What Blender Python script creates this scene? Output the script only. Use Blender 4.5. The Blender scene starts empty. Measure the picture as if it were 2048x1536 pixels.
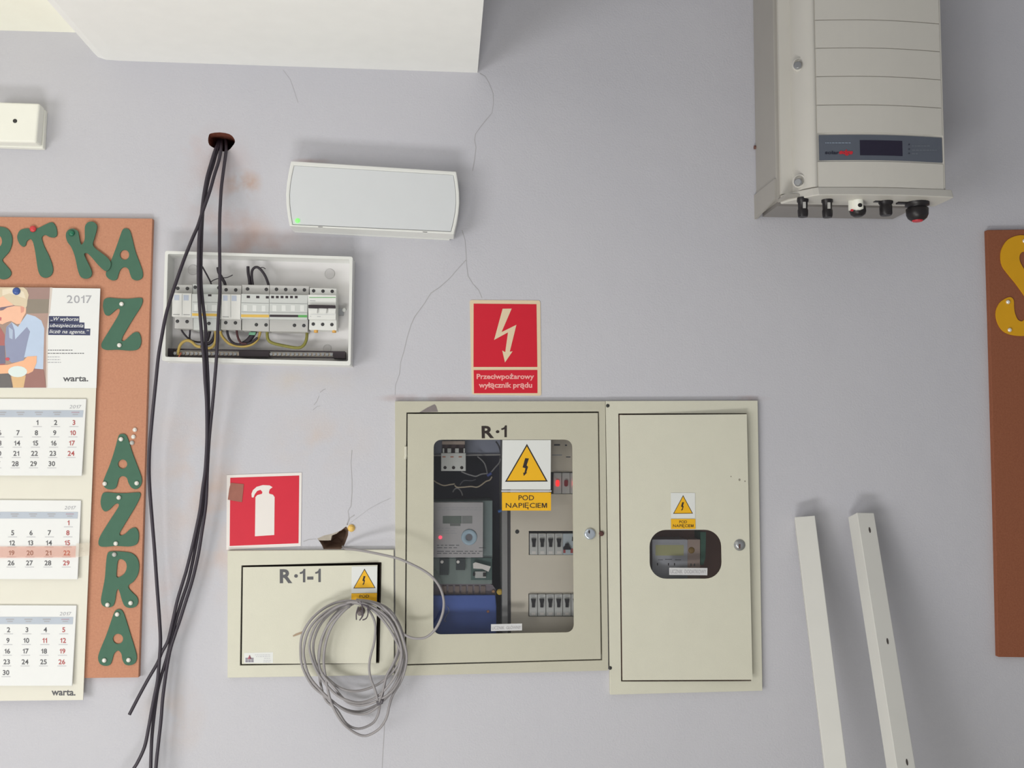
import bpy, bmesh, math, random
from mathutils import Vector, Matrix
from mathutils.geometry import tessellate_polygon

random.seed(7)
C = bpy.context.scene
COL = C.collection

# ------------------------------------------------------------------ camera, light, exposure
CAM_D, CAM_Z, FPX = 2.0, 1.6, 2000.0          # metres from the wall, height, focal length in pixels of 2048
PITCH, YAW = math.radians(3.776), math.radians(3.825)
cam_data = bpy.data.cameras.new('camera')
cam = bpy.data.objects.new('camera', cam_data)
COL.objects.link(cam)
cam.location = (0, -CAM_D, CAM_Z)
cam.rotation_euler = (math.pi / 2 + PITCH, 0, -YAW)
cam_data.sensor_fit = 'HORIZONTAL'
cam_data.sensor_width = 36.0
cam_data.lens = 36.0 * FPX / 2048.0
cam_data.clip_start = 0.05
C.camera = cam

world = bpy.data.worlds.new('world')
C.world = world
world.use_nodes = True
wbg = world.node_tree.nodes['Background']
wbg.inputs[0].default_value = (0.95, 0.965, 1.0, 1)
wbg.inputs[1].default_value = 0.30


def area(name, loc, target, sx, sy, power, col):
    l = bpy.data.lights.new(name, 'AREA')
    l.shape = 'RECTANGLE'
    l.size, l.size_y, l.energy, l.color = sx, sy, power, col
    o = bpy.data.objects.new(name, l)
    COL.objects.link(o)
    o.location = loc
    o.rotation_euler = (Vector(target) - Vector(loc)).to_track_quat('-Z', 'Y').to_euler()
    return o


# area lamp for an assumed, unseen low window left of and behind the camera
area('assumed_window_light', (-2.3, -2.5, 0.75), (0.1, 0, 1.5), 1.5, 1.2, 39, (1.0, 0.985, 0.97))
# added lamp just above the floor, facing up: stands in for assumed sunlit-floor bounce
area('assumed_floor_bounce', (-0.45, -1.9, 0.03), (-0.45, -1.9, 3.0), 1.0, 0.5, 34, (1.0, 0.995, 0.985))

C.view_settings.view_transform = 'Standard'
C.view_settings.look = 'None'
C.view_settings.exposure = 0.04
C.view_settings.gamma = 1.0
C.view_settings.use_curve_mapping = False

# ------------------------------------------------------------------ measuring: photograph pixel -> point at depth d off the wall
_f = Vector((math.sin(YAW) * math.cos(PITCH), math.cos(YAW) * math.cos(PITCH), math.sin(PITCH)))
_r = Vector((math.cos(YAW), -math.sin(YAW), 0))
_u = _r.cross(_f)


def P(u, v, d=0.0):
    """world point d metres in front of the wall (y = -d)"""
    if callable(d):
        d = d(u, v)
    ray = _r * (u - 1024) + _u * (768 - v) + _f * FPX
    t = (CAM_D - d) / ray.y
    return Vector((0, -CAM_D, CAM_Z)) + ray * t


def pp(pts, d=0.0):
    return [P(u, v, d) for u, v in pts]


def zc(ox, oy, s, pts):
    return [(ox + x / s, oy + y / s) for x, y in pts]


def smooth(pts, k=4, closed=True):
    n = len(pts)
    out = []
    rng = range(n) if closed else range(n - 1)
    for i in rng:
        if closed:
            p0, p1, p2, p3 = pts[i - 1], pts[i], pts[(i + 1) % n], pts[(i + 2) % n]
        else:
            p0, p1, p2, p3 = pts[max(i - 1, 0)], pts[i], pts[i + 1], pts[min(i + 2, n - 1)]
        for j in range(k):
            t = j / k
            out.append(tuple(0.5 * (2 * b + (c - a) * t + (2 * a - 5 * b + 4 * c - e) * t * t + (3 * b - a - 3 * c + e) * t ** 3)
                             for a, b, c, e in zip(p0, p1, p2, p3)))
    if not closed:
        out.append(tuple(pts[-1]))
    return out


def rect(u0, v0, u1, v1):
    return [(u0, v0), (u1, v0), (u1, v1), (u0, v1)]


def rrect(q, r, n=5):
    """rounded version of a 4-corner pixel quad"""
    out = []
    for i in range(4):
        p = Vector(q[i]); a = (Vector(q[i - 1]) - p).normalized(); b = (Vector(q[(i + 1) % 4]) - p).normalized()
        for j in range(n + 1):
            t = j / n * math.pi / 2
            w = p + a * r * (1 - math.sin(t)) + b * r * (1 - math.cos(t))
            out.append((w.x, w.y))
    return out


def ell(cx, cy, rx, ry=None, n=16):
    ry = ry or rx
    return [(cx + rx * math.cos(2 * math.pi * i / n), cy + ry * math.sin(2 * math.pi * i / n)) for i in range(n)]


# ------------------------------------------------------------------ materials
def lin(c):
    return tuple((x / 255 / 12.92) if x / 255 <= 0.04045 else ((x / 255 + 0.055) / 1.055) ** 2.4 for x in c)


_mats = {}


def M(name, rgb, rough=0.6, metal=0.0, var=0.06, scale=25.0, bump=0.0, bscale=300.0, emit=None, alpha=None, spec=0.4):
    if name in _mats:
        return _mats[name]
    m = bpy.data.materials.new(name)
    m.use_nodes = True
    nt = m.node_tree
    b = nt.nodes['Principled BSDF']
    c = lin(rgb)
    tc = nt.nodes.new('ShaderNodeTexCoord')
    nz = nt.nodes.new('ShaderNodeTexNoise')
    nz.inputs['Scale'].default_value = scale
    nz.inputs['Detail'].default_value = 3
    nt.links.new(tc.outputs['Object'], nz.inputs['Vector'])
    mx = nt.nodes.new('ShaderNodeMix')
    mx.data_type = 'RGBA'
    mx.inputs[6].default_value = tuple(x * (1 - var) for x in c) + (1,)
    mx.inputs[7].default_value = tuple(min(1, x * (1 + var)) for x in c) + (1,)
    nt.links.new(nz.outputs[0], mx.inputs[0])
    nt.links.new(mx.outputs[2], b.inputs['Base Color'])
    b.inputs['Roughness'].default_value = rough
    b.inputs['Metallic'].default_value = metal
    b.inputs['Specular IOR Level'].default_value = spec
    if bump:
        n2 = nt.nodes.new('ShaderNodeTexNoise')
        n2.inputs['Scale'].default_value = bscale
        bp = nt.nodes.new('ShaderNodeBump')
        bp.inputs['Strength'].default_value = bump
        bp.inputs['Distance'].default_value = 0.002
        nt.links.new(tc.outputs['Object'], n2.inputs['Vector'])
        nt.links.new(n2.outputs[0], bp.inputs['Height'])
        nt.links.new(bp.outputs[0], b.inputs['Normal'])
    if emit:
        b.inputs['Emission Color'].default_value = lin(emit[0]) + (1,)
        b.inputs['Emission Strength'].default_value = emit[1]
    if alpha is not None:
        b.inputs['Alpha'].default_value = alpha
    _mats[name] = m
    return m


def glass_mat():
    m = bpy.data.materials.new('clear_glass')
    m.use_nodes = True
    nt = m.node_tree
    nt.nodes.remove(nt.nodes['Principled BSDF'])
    out = nt.nodes['Material Output']
    tr = nt.nodes.new('ShaderNodeBsdfTransparent')
    tr.inputs[0].default_value = (0.985, 0.99, 0.99, 1)
    gl = nt.nodes.new('ShaderNodeBsdfGlossy')
    gl.inputs['Roughness'].default_value = 0.04
    fr = nt.nodes.new('ShaderNodeFresnel')
    fr.inputs[0].default_value = 1.5
    mx = nt.nodes.new('ShaderNodeMixShader')
    nt.links.new(fr.outputs[0], mx.inputs[0])
    nt.links.new(tr.outputs[0], mx.inputs[1])
    nt.links.new(gl.outputs[0], mx.inputs[2])
    nt.links.new(mx.outputs[0], out.inputs[0])
    return m


def wall_mat():
    """grey-lilac emulsion paint with roller texture and brick-dust stains"""
    m = bpy.data.materials.new('painted_plaster')
    m.use_nodes = True
    nt = m.node_tree
    N, L = nt.nodes, nt.links
    b = N['Principled BSDF']
    b.inputs['Roughness'].default_value = 0.75
    b.inputs['Specular IOR Level'].default_value = 0.25
    tc = N.new('ShaderNodeTexCoord')
    n1 = N.new('ShaderNodeTexNoise'); n1.inputs['Scale'].default_value = 3.5; n1.inputs['Detail'].default_value = 4
    L.new(tc.outputs['Object'], n1.inputs['Vector'])
    base = N.new('ShaderNodeMix'); base.data_type = 'RGBA'
    base.inputs[6].default_value = lin((194, 194, 202)) + (1,)
    base.inputs[7].default_value = lin((201, 200, 206)) + (1,)
    L.new(n1.outputs[0], base.inputs[0])
    cur = base.outputs[2]
    n2 = N.new('ShaderNodeTexNoise'); n2.inputs['Scale'].default_value = 14; n2.inputs['Detail'].default_value = 5
    L.new(tc.outputs['Object'], n2.inputs['Vector'])
    rmp = N.new('ShaderNodeMapRange')
    rmp.inputs[1].default_value = 0.40; rmp.inputs[2].default_value = 0.68
    L.new(n2.outputs[0], rmp.inputs[0])
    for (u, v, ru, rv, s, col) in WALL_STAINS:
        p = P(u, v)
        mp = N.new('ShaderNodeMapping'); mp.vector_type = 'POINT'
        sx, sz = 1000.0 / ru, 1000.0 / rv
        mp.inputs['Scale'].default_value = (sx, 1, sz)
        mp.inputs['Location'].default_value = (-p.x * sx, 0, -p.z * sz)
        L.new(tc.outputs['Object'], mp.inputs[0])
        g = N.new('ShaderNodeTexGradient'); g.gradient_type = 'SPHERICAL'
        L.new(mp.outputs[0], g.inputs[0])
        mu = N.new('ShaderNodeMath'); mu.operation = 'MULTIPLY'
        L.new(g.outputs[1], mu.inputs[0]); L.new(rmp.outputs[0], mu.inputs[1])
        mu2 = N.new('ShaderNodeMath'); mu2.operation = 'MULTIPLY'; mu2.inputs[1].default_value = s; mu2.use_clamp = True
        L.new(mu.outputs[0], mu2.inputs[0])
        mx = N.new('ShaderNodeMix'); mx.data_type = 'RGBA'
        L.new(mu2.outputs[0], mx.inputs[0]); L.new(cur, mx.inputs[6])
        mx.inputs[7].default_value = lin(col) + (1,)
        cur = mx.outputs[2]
    L.new(cur, b.inputs['Base Color'])
    n3 = N.new('ShaderNodeTexNoise'); n3.inputs['Scale'].default_value = 260; n3.inputs['Detail'].default_value = 2
    L.new(tc.outputs['Object'], n3.inputs['Vector'])
    n4 = N.new('ShaderNodeTexNoise'); n4.inputs['Scale'].default_value = 9
    L.new(tc.outputs['Object'], n4.inputs['Vector'])
    ad = N.new('ShaderNodeMath'); ad.operation = 'MULTIPLY_ADD'; ad.inputs[1].default_value = 4.0
    L.new(n4.outputs[0], ad.inputs[0]); L.new(n3.outputs[0], ad.inputs[2])
    bp = N.new('ShaderNodeBump'); bp.inputs['Strength'].default_value = 0.35; bp.inputs['Distance'].default_value = 0.0015
    L.new(ad.outputs[0], bp.inputs['Height'])
    L.new(bp.outputs[0], b.inputs['Normal'])
    return m


def cork_mat(name, c1, c2):
    m = bpy.data.materials.new(name)
    m.use_nodes = True
    N, L = m.node_tree.nodes, m.node_tree.links
    b = N['Principled BSDF']; b.inputs['Roughness'].default_value = 0.85; b.inputs['Specular IOR Level'].default_value = 0.2
    tc = N.new('ShaderNodeTexCoord')
    n = N.new('ShaderNodeTexNoise'); n.inputs['Scale'].default_value = 260; n.inputs['Detail'].default_value = 4
    v = N.new('ShaderNodeTexVoronoi'); v.inputs['Scale'].default_value = 150
    L.new(tc.outputs['Object'], n.inputs[0]); L.new(tc.outputs['Object'], v.inputs[0])
    mx = N.new('ShaderNodeMix'); mx.data_type = 'RGBA'
    mx.inputs[6].default_value = lin(c1) + (1,); mx.inputs[7].default_value = lin(c2) + (1,)
    L.new(n.outputs[0], mx.inputs[0])
    r = N.new('ShaderNodeMapRange'); r.inputs[1].default_value = 0.0; r.inputs[2].default_value = 0.22
    r.inputs[3].default_value = 0.78; r.inputs[4].default_value = 1.0
    L.new(v.outputs[0], r.inputs[0])
    m2 = N.new('ShaderNodeMix'); m2.data_type = 'RGBA'; m2.blend_type = 'MULTIPLY'; m2.inputs[0].default_value = 0.7
    L.new(mx.outputs[2], m2.inputs[6]); L.new(r.outputs[0], m2.inputs[7])
    L.new(m2.outputs[2], b.inputs['Base Color'])
    bp = N.new('ShaderNodeBump'); bp.inputs['Strength'].default_value = 0.3; bp.inputs['Distance'].default_value = 0.001
    L.new(n.outputs[0], bp.inputs['Height']); L.new(bp.outputs[0], b.inputs['Normal'])
    return m


# (u, v, radius u, radius v, strength, colour)
WALL_STAINS = [
    (440, 400, 90, 170, 0.8, (190, 158, 152)),
    (490, 368, 40, 34, 1.6, (186, 140, 104)),
    (505, 470, 60, 60, 0.5, (196, 160, 140)),
    (382, 290, 26, 26, 0.7, (200, 170, 165)),
    (520, 490, 200, 40, 0.6, (182, 150, 142)),
    (400, 950, 110, 230, 0.55, (205, 180, 165)),
    (440, 1060, 60, 160, 0.7, (205, 178, 162)),
    (345, 1430, 70, 90, 0.6, (205, 180, 160)),
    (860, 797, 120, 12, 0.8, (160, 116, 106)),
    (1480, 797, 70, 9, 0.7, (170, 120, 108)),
    (330, 1180, 90, 110, 0.5, (205, 178, 170)),
    (640, 880, 120, 80, 0.5, (205, 186, 172)),
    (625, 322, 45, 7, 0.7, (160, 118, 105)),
    (600, 760, 200, 40, 0.4, (205, 190, 170)),
]

WALL = wall_mat()
CEIL = M('ceiling_paint', (254, 252, 238), 0.8, bump=0.1, bscale=200, var=0.03)
CEIL_BACK = M('grey_ceiling_paint', (206, 206, 208), 0.8, var=0.03)
FLOOR = M('floor_tiles', (196, 192, 168), 0.5)
WHITE = M('white_plastic', (226, 227, 224), 0.4, var=0.02)
WHITE_W = M('cream_white_plastic', (240, 240, 231), 0.45, var=0.03)
DIFF = M('frosted_diffuser', (214, 217, 220), 0.35, var=0.02)
DEVW = M('white_device_plastic', (222, 222, 219), 0.45, var=0.03)
DEVG = M('pale_grey_device_plastic', (202, 205, 203), 0.45, var=0.03)
DEVG2 = M('mid_grey_device_plastic', (190, 189, 187), 0.5, var=0.04)
BEIGE = M('beige_powder_coat', (194, 191, 174), 0.45, var=0.03, bump=0.08, bscale=500)
BEIGE2 = M('cream_powder_coat', (212, 210, 194), 0.45, var=0.03, bump=0.08, bscale=500)
BEIGE_D = M('beige_cover_plate', (232, 222, 206), 0.5, var=0.03)
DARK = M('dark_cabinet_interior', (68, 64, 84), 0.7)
BROWN_IN = M('brown_box_interior', (200, 160, 148), 0.7)  # even brown tone for the right cabinet's back box
GAP = M('dark_gap_shadow_board', (60, 50, 44), 0.9)
BLACK = M('black_plastic', (34, 31, 34), 0.4)
CABLE = M('black_cable_sheath', (56, 50, 60), 0.45, var=0.1)
GREYCAB = M('grey_cable_sheath', (152, 148, 150), 0.5, var=0.05)
RED = M('sign_red', (208, 28, 50), 0.45, var=0.03)
RED2 = M('sign_red_sticker', (210, 38, 60), 0.45, var=0.05)
CREAM = M('glow_cream_border', (226, 206, 174), 0.5, var=0.02)
SIGNW = M('sign_white', (232, 226, 222), 0.45, var=0.02)
STICKW = M('sticker_white', (222, 224, 222), 0.4, var=0.01)
YEL = M('warning_yellow', (236, 180, 30), 0.45, var=0.02)
INK = M('black_ink', (46, 38, 36), 0.6)
INKG = M('dark_grey_ink', (92, 92, 96), 0.6)
INKL = M('light_grey_ink', (172, 172, 178), 0.6)
INKP = M('pale_grey_ink', (200, 200, 204), 0.6)
INKR = M('red_ink', (178, 84, 84), 0.6)
PINKW = M('pinkish_ink', (240, 170, 165), 0.6)
CORK = cork_mat('cork_left', (204, 150, 122), (182, 126, 102))
CORK_R = cork_mat('cork_right_dimmed', (158, 100, 74), (136, 82, 60))  # darker than the left cork: the dim right side is put into the colour
GREEN = M('green_felt', (74, 110, 92), 0.85, var=0.08, scale=60)
YELF = M('yellow_felt', (222, 164, 24), 0.8, var=0.05)
PIN = M('silver_pin_metal', (246, 244, 238), 0.15, metal=0.25, var=0.02, spec=0.8)
PINC = M('clear_pin_plastic', (190, 190, 186), 0.2, var=0.02)
STEEL = M('zinc_steel', (170, 172, 176), 0.35, metal=0.7)
CHROME = M('chrome_lock', (196, 204, 214), 0.25, metal=0.6)
DKSCREW = M('dark_screw', (62, 62, 62), 0.5, metal=0.3)
GLASS = glass_mat()
PAPER = M('paper_white', (232, 233, 233), 0.7, var=0.01)
PAPERC = M('cream_card', (226, 223, 211), 0.7, var=0.02)
BAND = M('blue_grey_header_band', (186, 194, 206), 0.7)
NAVY = M('navy_print', (70, 74, 104), 0.7)

# ------------------------------------------------------------------ mesh builder
_L = {}


class MB:
    def __init__(s):
        s.v, s.f, s.mi, s.mats, s.sm = [], [], [], [], []

    def slot(s, m):
        if m not in s.mats:
            s.mats.append(m)
        return s.mats.index(m)

    def add(s, vs, fs, m, smooth=False):
        o = len(s.v)
        s.v += [Vector(x) for x in vs]
        k = s.slot(m)
        for f in fs:
            s.f.append([i + o for i in f]); s.mi.append(k); s.sm.append(smooth)
        return s

    def prism(s, front, t, m, holes=(), mside=None):
        """polygon of world points (front face, facing the room) pushed t metres back to the wall"""
        loops = [list(front)] + [list(h) for h in holes]
        flat = [p for l in loops for p in l]
        n = len(flat)
        tris = tessellate_polygon([[Vector((p.x, p.z, 0)) for p in l] for l in loops])
        fs = []
        for a, b, c in tris:
            A, B, D = flat[a], flat[b], flat[c]
            cr = (B.x - A.x) * (D.z - A.z) - (B.z - A.z) * (D.x - A.x)
            fs.append([a, b, c] if cr > 0 else [a, c, b])
        if t <= 0:
            return s.add(flat, fs, m)
        back = [p + Vector((0, t, 0)) for p in flat]
        allf = fs + [[i + n for i in reversed(f)] for f in fs]
        sides = []
        o = 0
        for li, l in enumerate(loops):
            k = len(l)
            ar = sum(l[i].x * l[(i + 1) % k].z - l[(i + 1) % k].x * l[i].z for i in range(k))
            flip = (ar < 0) != (li > 0)
            for i in range(k):
                q = [o + i, o + i + n, o + (i + 1) % k + n, o + (i + 1) % k]
                sides.append(q[::-1] if flip else q)
            o += k
        if mside is None or mside is m:
            return s.add(flat + back, allf + sides, m)
        s.add(flat + back, allf, m)
        return s.add(flat + back, sides, mside)

    def px(s, pts, d, t, m, holes=(), mside=None):
        return s.prism(pp(pts, d), t, m, [pp(h, d) for h in holes], mside)

    def box(s, x0, x1, y0, y1, z0, z1, m):
        vs = [(x, y, z) for x in (x0, x1) for y in (y0, y1) for z in (z0, z1)]
        fs = [(0, 1, 3, 2), (4, 6, 7, 5), (0, 4, 5, 1), (2, 3, 7, 6), (0, 2, 6, 4), (1, 5, 7, 3)]
        return s.add(vs, fs, m)

    def tube(s, pts, r, m, n=8, closed=False, cap=True):
        pts = [Vector(p) for p in pts]
        N = len(pts)
        vs, fs = [], []
        up = None
        for i in range(N):
            if closed:
                t = (pts[(i + 1) % N] - pts[i - 1]).normalized()
            else:
                t = (pts[min(i + 1, N - 1)] - pts[max(i - 1, 0)]).normalized()
            if up is None:
                up = Vector((0, 1, 0)) if abs(t.y) < 0.9 else Vector((1, 0, 0))
            up = (up - t * up.dot(t)).normalized()
            b = t.cross(up)
            rr = r(i / (N - 1)) if callable(r) else r
            for j in range(n):
                a = 2 * math.pi * j / n
                vs.append(pts[i] + up * math.cos(a) * rr + b * math.sin(a) * rr)
        for i in range(N if closed else N - 1):
            for j in range(n):
                a, b2 = i * n + j, i * n + (j + 1) % n
                c, d = ((i + 1) % N) * n + (j + 1) % n, ((i + 1) % N) * n + j
                fs.append([a, b2, c, d])
        s.add(vs, fs, m, True)
        if not closed and cap:
            s.add(vs[:n], [list(range(n))[::-1]], m)
            s.add(vs[-n:], [list(range(n))], m)
        return s

    def lathe(s, c, axis, prof, m, n=20):
        """prof: (distance along axis, radius) pairs"""
        c, ax = Vector(c), Vector(axis).normalized()
        e1 = ax.orthogonal().normalized(); e2 = ax.cross(e1)
        vs, fs = [], []
        for h, r in prof:
            for j in range(n):
                a = 2 * math.pi * j / n
                vs.append(c + ax * h + (e1 * math.cos(a) + e2 * math.sin(a)) * r)
        for i in range(len(prof) - 1):
            for j in range(n):
                fs.append([i * n + j, i * n + (j + 1) % n, (i + 1) * n + (j + 1) % n, (i + 1) * n + j])
        s.add(vs, fs, m, True)
        s.add(vs[:n], [list(range(n))[::-1]], m)
        return s.add(vs[-n:], [list(range(n))], m)

    def text(s, body, q, d, m, bold=0.0, shear=0.0):
        """flat print stretched into the pixel quad q = TL, TR, BR, BL"""
        vs, fs = glyphs(body, bold, shear)
        q = [Vector(a) for a in q]
        w = []
        for x, y in vs:
            t = q[0].lerp(q[1], x); b = q[3].lerp(q[2], x)
            p = b.lerp(t, y)
            w.append(P(p.x, p.y, d))
        return s.add(w, fs, m)

    def build(s, name, parent=None, root=None, bevel=0.0, seg=2):
        L = _L.get(parent.name, Vector((0, 0, 0))) if parent else (Vector(root) if root else Vector((0, 0, 0)))
        me = bpy.data.meshes.new(name)
        me.from_pydata([tuple(p - L) for p in s.v], [], s.f)
        for m in s.mats:
            me.materials.append(m)
        me.polygons.foreach_set('material_index', s.mi)
        me.polygons.foreach_set('use_smooth', s.sm)
        me.update()
        o = bpy.data.objects.new(name, me)
        COL.objects.link(o)
        if parent:
            o.parent = parent
        else:
            o.location = L
        _L[o.name] = L
        if bevel:
            md = o.modifiers.new('bevel', 'BEVEL')
            md.width = bevel; md.segments = seg; md.limit_method = 'ANGLE'; md.angle_limit = math.radians(40)
        return o


_gl = {}


def _font(body, bold):
    cu = bpy.data.curves.new('print', 'FONT')
    cu.body = body; cu.resolution_u = 3; cu.offset = bold
    o = bpy.data.objects.new('print', cu)
    COL.objects.link(o)
    dg = bpy.context.evaluated_depsgraph_get()
    me = bpy.data.meshes.new_from_object(o.evaluated_get(dg))
    vs = [(v.co.x, v.co.y) for v in me.vertices]
    fs = [list(p.vertices) for p in me.polygons]
    bpy.data.objects.remove(o); bpy.data.curves.remove(cu); bpy.data.meshes.remove(me)
    return vs, fs


EM = [(0, 0), (0.17, 0), (0.17, 0.72), (0.37, 0), (0.53, 0), (0.73, 0.72), (0.73, 0), (0.90, 0), (0.90, 1), (0.65, 1), (0.45, 0.3), (0.25, 1), (0, 1)]
ONE = [(0.0, 0.63), (0.0, 0.76), (0.10, 0.78), (0.19, 0.84), (0.24, 0.92), (0.26, 1.0), (0.39, 1.0), (0.39, 0.0), (0.22, 0.0), (0.22, 0.68), (0.11, 0.63)]


def glyphs(body, bold=0.0, shear=0.0, raw=False):
    """outline of a word as flat faces in a unit box; figure 1 is drawn with a flag, as on the printed signs"""
    key = (body, bold, shear)
    if key not in _gl:
        if '1' not in body and 'M' not in body:
            vs, fs = _font(body, bold)
        else:
            H = max(y for x, y in _font('7', bold)[0])
            vs, fs, x0 = [], [], 0.0
            for ch in body:
                if ch in '1M':
                    g = [(x * H, y * H) for x, y in (ONE if ch == '1' else EM)]
                    f = [[b_, a, c] if (g[b_][0] - g[a][0]) * (g[c][1] - g[a][1]) - (g[b_][1] - g[a][1]) * (g[c][0] - g[a][0]) < 0 else [a, b_, c]
                         for a, b_, c in tessellate_polygon([[Vector((x, y, 0)) for x, y in g]])]
                else:
                    g, f = _font(ch, bold)
                m0 = min(x for x, y in g); m1 = max(x for x, y in g)
                o = len(vs)
                vs += [(x - m0 + x0, y) for x, y in g]
                fs += [[i + o for i in q] for q in f]
                x0 += m1 - m0 + 0.13 * H
        vs = [(x + y * shear, y) for x, y in vs]
        _gl[key] = (vs, fs)
    vs, fs = _gl[key]
    x0, x1 = min(v[0] for v in vs), max(v[0] for v in vs)
    y0, y1 = min(v[1] for v in vs), max(v[1] for v in vs)
    if raw:
        return (x1 - x0) / (y1 - y0)
    return [((x - x0) / (x1 - x0), (y - y0) / (y1 - y0)) for x, y in vs], fs


def tag(o, label, cat, group=None):
    o['label'] = label; o['category'] = cat
    if group:
        o['group'] = group
    return o


def thing(name, label, cat, loc, group=None):
    o = bpy.data.objects.new(name, None)
    o.empty_display_size = 0.03
    COL.objects.link(o)
    o.location = loc
    _L[o.name] = Vector(loc)
    return tag(o, label, cat, group)


def structure(o):
    o['kind'] = 'structure'
    return o


def copy_part(o, parent, delta):
    c = o.copy()
    COL.objects.link(c)
    c.parent = parent
    c.location = o.location + Vector(delta)
    _L[c.name] = _L[o.name]
    for ch in list(o.children):
        k = ch.copy()
        COL.objects.link(k)
        k.parent = c
        _L[k.name] = _L[ch.name]
    return c


# ================================================================== THE SETTING
hole_r1 = [(813, 825), (1198, 823), (1204.5, 1320.5), (809.5, 1331)]
hole_r11 = [(483, 1131), (763, 1124.5), (758.5, 1326), (480, 1331)]
hole_rt = [(1237, 827), (1493, 827), (1503, 1362), (1242.5, 1363)]
hole_cab = smooth(zc(340, 240, 6.4, [(495, 205), (520, 172), (640, 158), (760, 180), (815, 228), (832, 282), (800, 335), (740, 395), (640, 400), (570, 362), (505, 322), (488, 262)]), 2)
hole_pl = zc(600, 1030, 14.63, [(505, 690), (700, 600), (950, 545), (1200, 450), (1345, 335), (1420, 410), (1405, 600), (1330, 800), (1270, 940), (1190, 1000), (690, 1000), (650, 900), (590, 800)])
wm = MB()
wq = [Vector((-2.8, 0, 0)), Vector((2.8, 0, 0)), Vector((2.8, 0, 2.95)), Vector((-2.8, 0, 2.95))]
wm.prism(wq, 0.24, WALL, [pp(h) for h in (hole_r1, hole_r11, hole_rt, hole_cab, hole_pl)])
wall = structure(wm.build('wall_back'))

# ragged cavities in the masonry behind the two broken holes
BRICK = M('broken_brick', (122, 66, 50), 0.95, var=0.3, scale=90, bump=0.6, bscale=120)
MORTAR = M('crumbled_plaster', (176, 168, 156), 0.95, var=0.2, scale=80, bump=0.5, bscale=150)


def cavity(pts, depth, m, name):
    k = MB()
    f = pp(pts)
    c = sum(f, Vector()) / len(f)
    ring = [f]
    for t, sc in ((0.35, 0.98), (0.7, 0.85), (1.0, 0.55)):
        ring.append([c + (p - c) * sc * random.uniform(0.93, 1.04) + Vector((0, depth * t * random.uniform(0.9, 1.0), 0)) for p in f])
    n = len(f)
    vs = [p for r_ in ring for p in r_] + [c + Vector((0, depth, 0))]
    fs = []
    for i in range(3):
        for j in range(n):
            fs.append([i * n + j, i * n + (j + 1) % n, (i + 1) * n + (j + 1) % n, (i + 1) * n + j])
    fs += [[3 * n + j, 3 * n + (j + 1) % n, 4 * n] for j in range(n)]
    k.add(vs, fs, m)
    return k.build(name, wall)


cavity(hole_cab, 0.11, BRICK, 'brick_cavity')
cavity(hole_pl, 0.05, M('dirty_rubble', (150, 126, 110), 0.95, var=0.3, scale=90, bump=0.6, bscale=120), 'rubble_cavity')
k = MB()
k.px(zc(600, 1030, 14.63, [(490, 690), (690, 585), (950, 535), (1180, 450), (1080, 540), (930, 600), (900, 740), (800, 745), (660, 745), (560, 740)]), -0.0005, 0.02, MORTAR)
k.build('loose_plaster', wall)
k = MB()
fc = P(702, 1057, 0.004)
k.lathe(fc + Vector((0, 0.009, 0)), (0.1, -1, 0.15), [(0, 0.0075), (0.004, 0.0078), (0.009, 0.006), (0.012, 0.002)], M('yellow_expanding_foam', (236, 196, 110), 0.9, var=0.15, scale=200), 10)
k.build('foam_bit', wall)
CRK = M('crack_shadow', (172, 170, 172), 0.9)


def crack(pts, w=0.9, d=0.0004, mat=None):
    f = pp(pts, d)
    a, b = [], []
    for i, p in enumerate(f):
        t = (f[min(i + 1, len(f) - 1)] - f[max(i - 1, 0)]).normalized()
        nrm = Vector((-t.z, 0, t.x)) * w * 0.0005 * random.uniform(0.6, 1.2)
        a.append(p + nrm); b.append(p - nrm)
    k = MB()
    n = len(f)
    k.add(a + b, [[i, i + n, i + 1 + n, i + 1] for i in range(n - 1)], mat or CRK)
    return k.build('crack', wall)


for c_, w_ in (([(960, 147), (970, 152), (978, 166), (986, 186), (987, 205), (984, 226), (972, 240), (960, 255), (951, 268), (949, 280), (952, 295), (949, 320), (945, 342)], 1.0),
               ([(924, 460), (930, 480), (932, 505), (933, 528), (936, 552), (946, 568), (957, 580), (964, 596)], 1.2),
               ([(932, 520), (918, 535), (900, 556), (880, 574), (862, 586), (848, 608), (829, 634), (822, 650), (814, 676), (808, 702), (801, 725), (799, 748), (791, 770), (790, 790)], 1.1),
               ([(704, 900), (702, 925), (704, 960), (704, 985), (702, 1012), (696, 1022), (698, 1035), (694, 1050)], 1.2),
               ([(709, 1030), (700, 1036), (694, 1050)], 1.6),
               ([(695, 1050), (738, 1018), (760, 1006), (782, 996)], 0.5),
               ([(769, 1445), (768, 1470), (766, 1500), (764, 1540)], 1.0),
               ([(566, 140), (580, 158), (588, 180), (596, 205)], 0.5),
               ([(640, 785), (646, 780), (651, 778)], 1.2), ([(628, 810), (634, 802), (638, 792)], 0.8), ([(626, 820), (634, 813), (640, 812)], 0.8),
               ([(607, 1083), (617, 1079), (633, 1078)], 0.9)):
    crack(c_, w_)

k = MB(); k.box(-2.8, 2.8, -4.5, 0.24, -0.08, 0, FLOOR)
structure(k.build('floor'))
# ceiling left of the beam is lower; to the right of the beam it runs higher
k = MB(); k.box(-2.8, P(560, 60).x, -4.0, 0.0, P(80, 63).z, 2.95, CEIL)
structure(k.build('ceiling'))
k = MB(); k.box(-2.8, 2.8, -4.0, 0.24, 2.95, 3.05, CEIL_BACK)
structure(k.build('ceiling_upper'))
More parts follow.
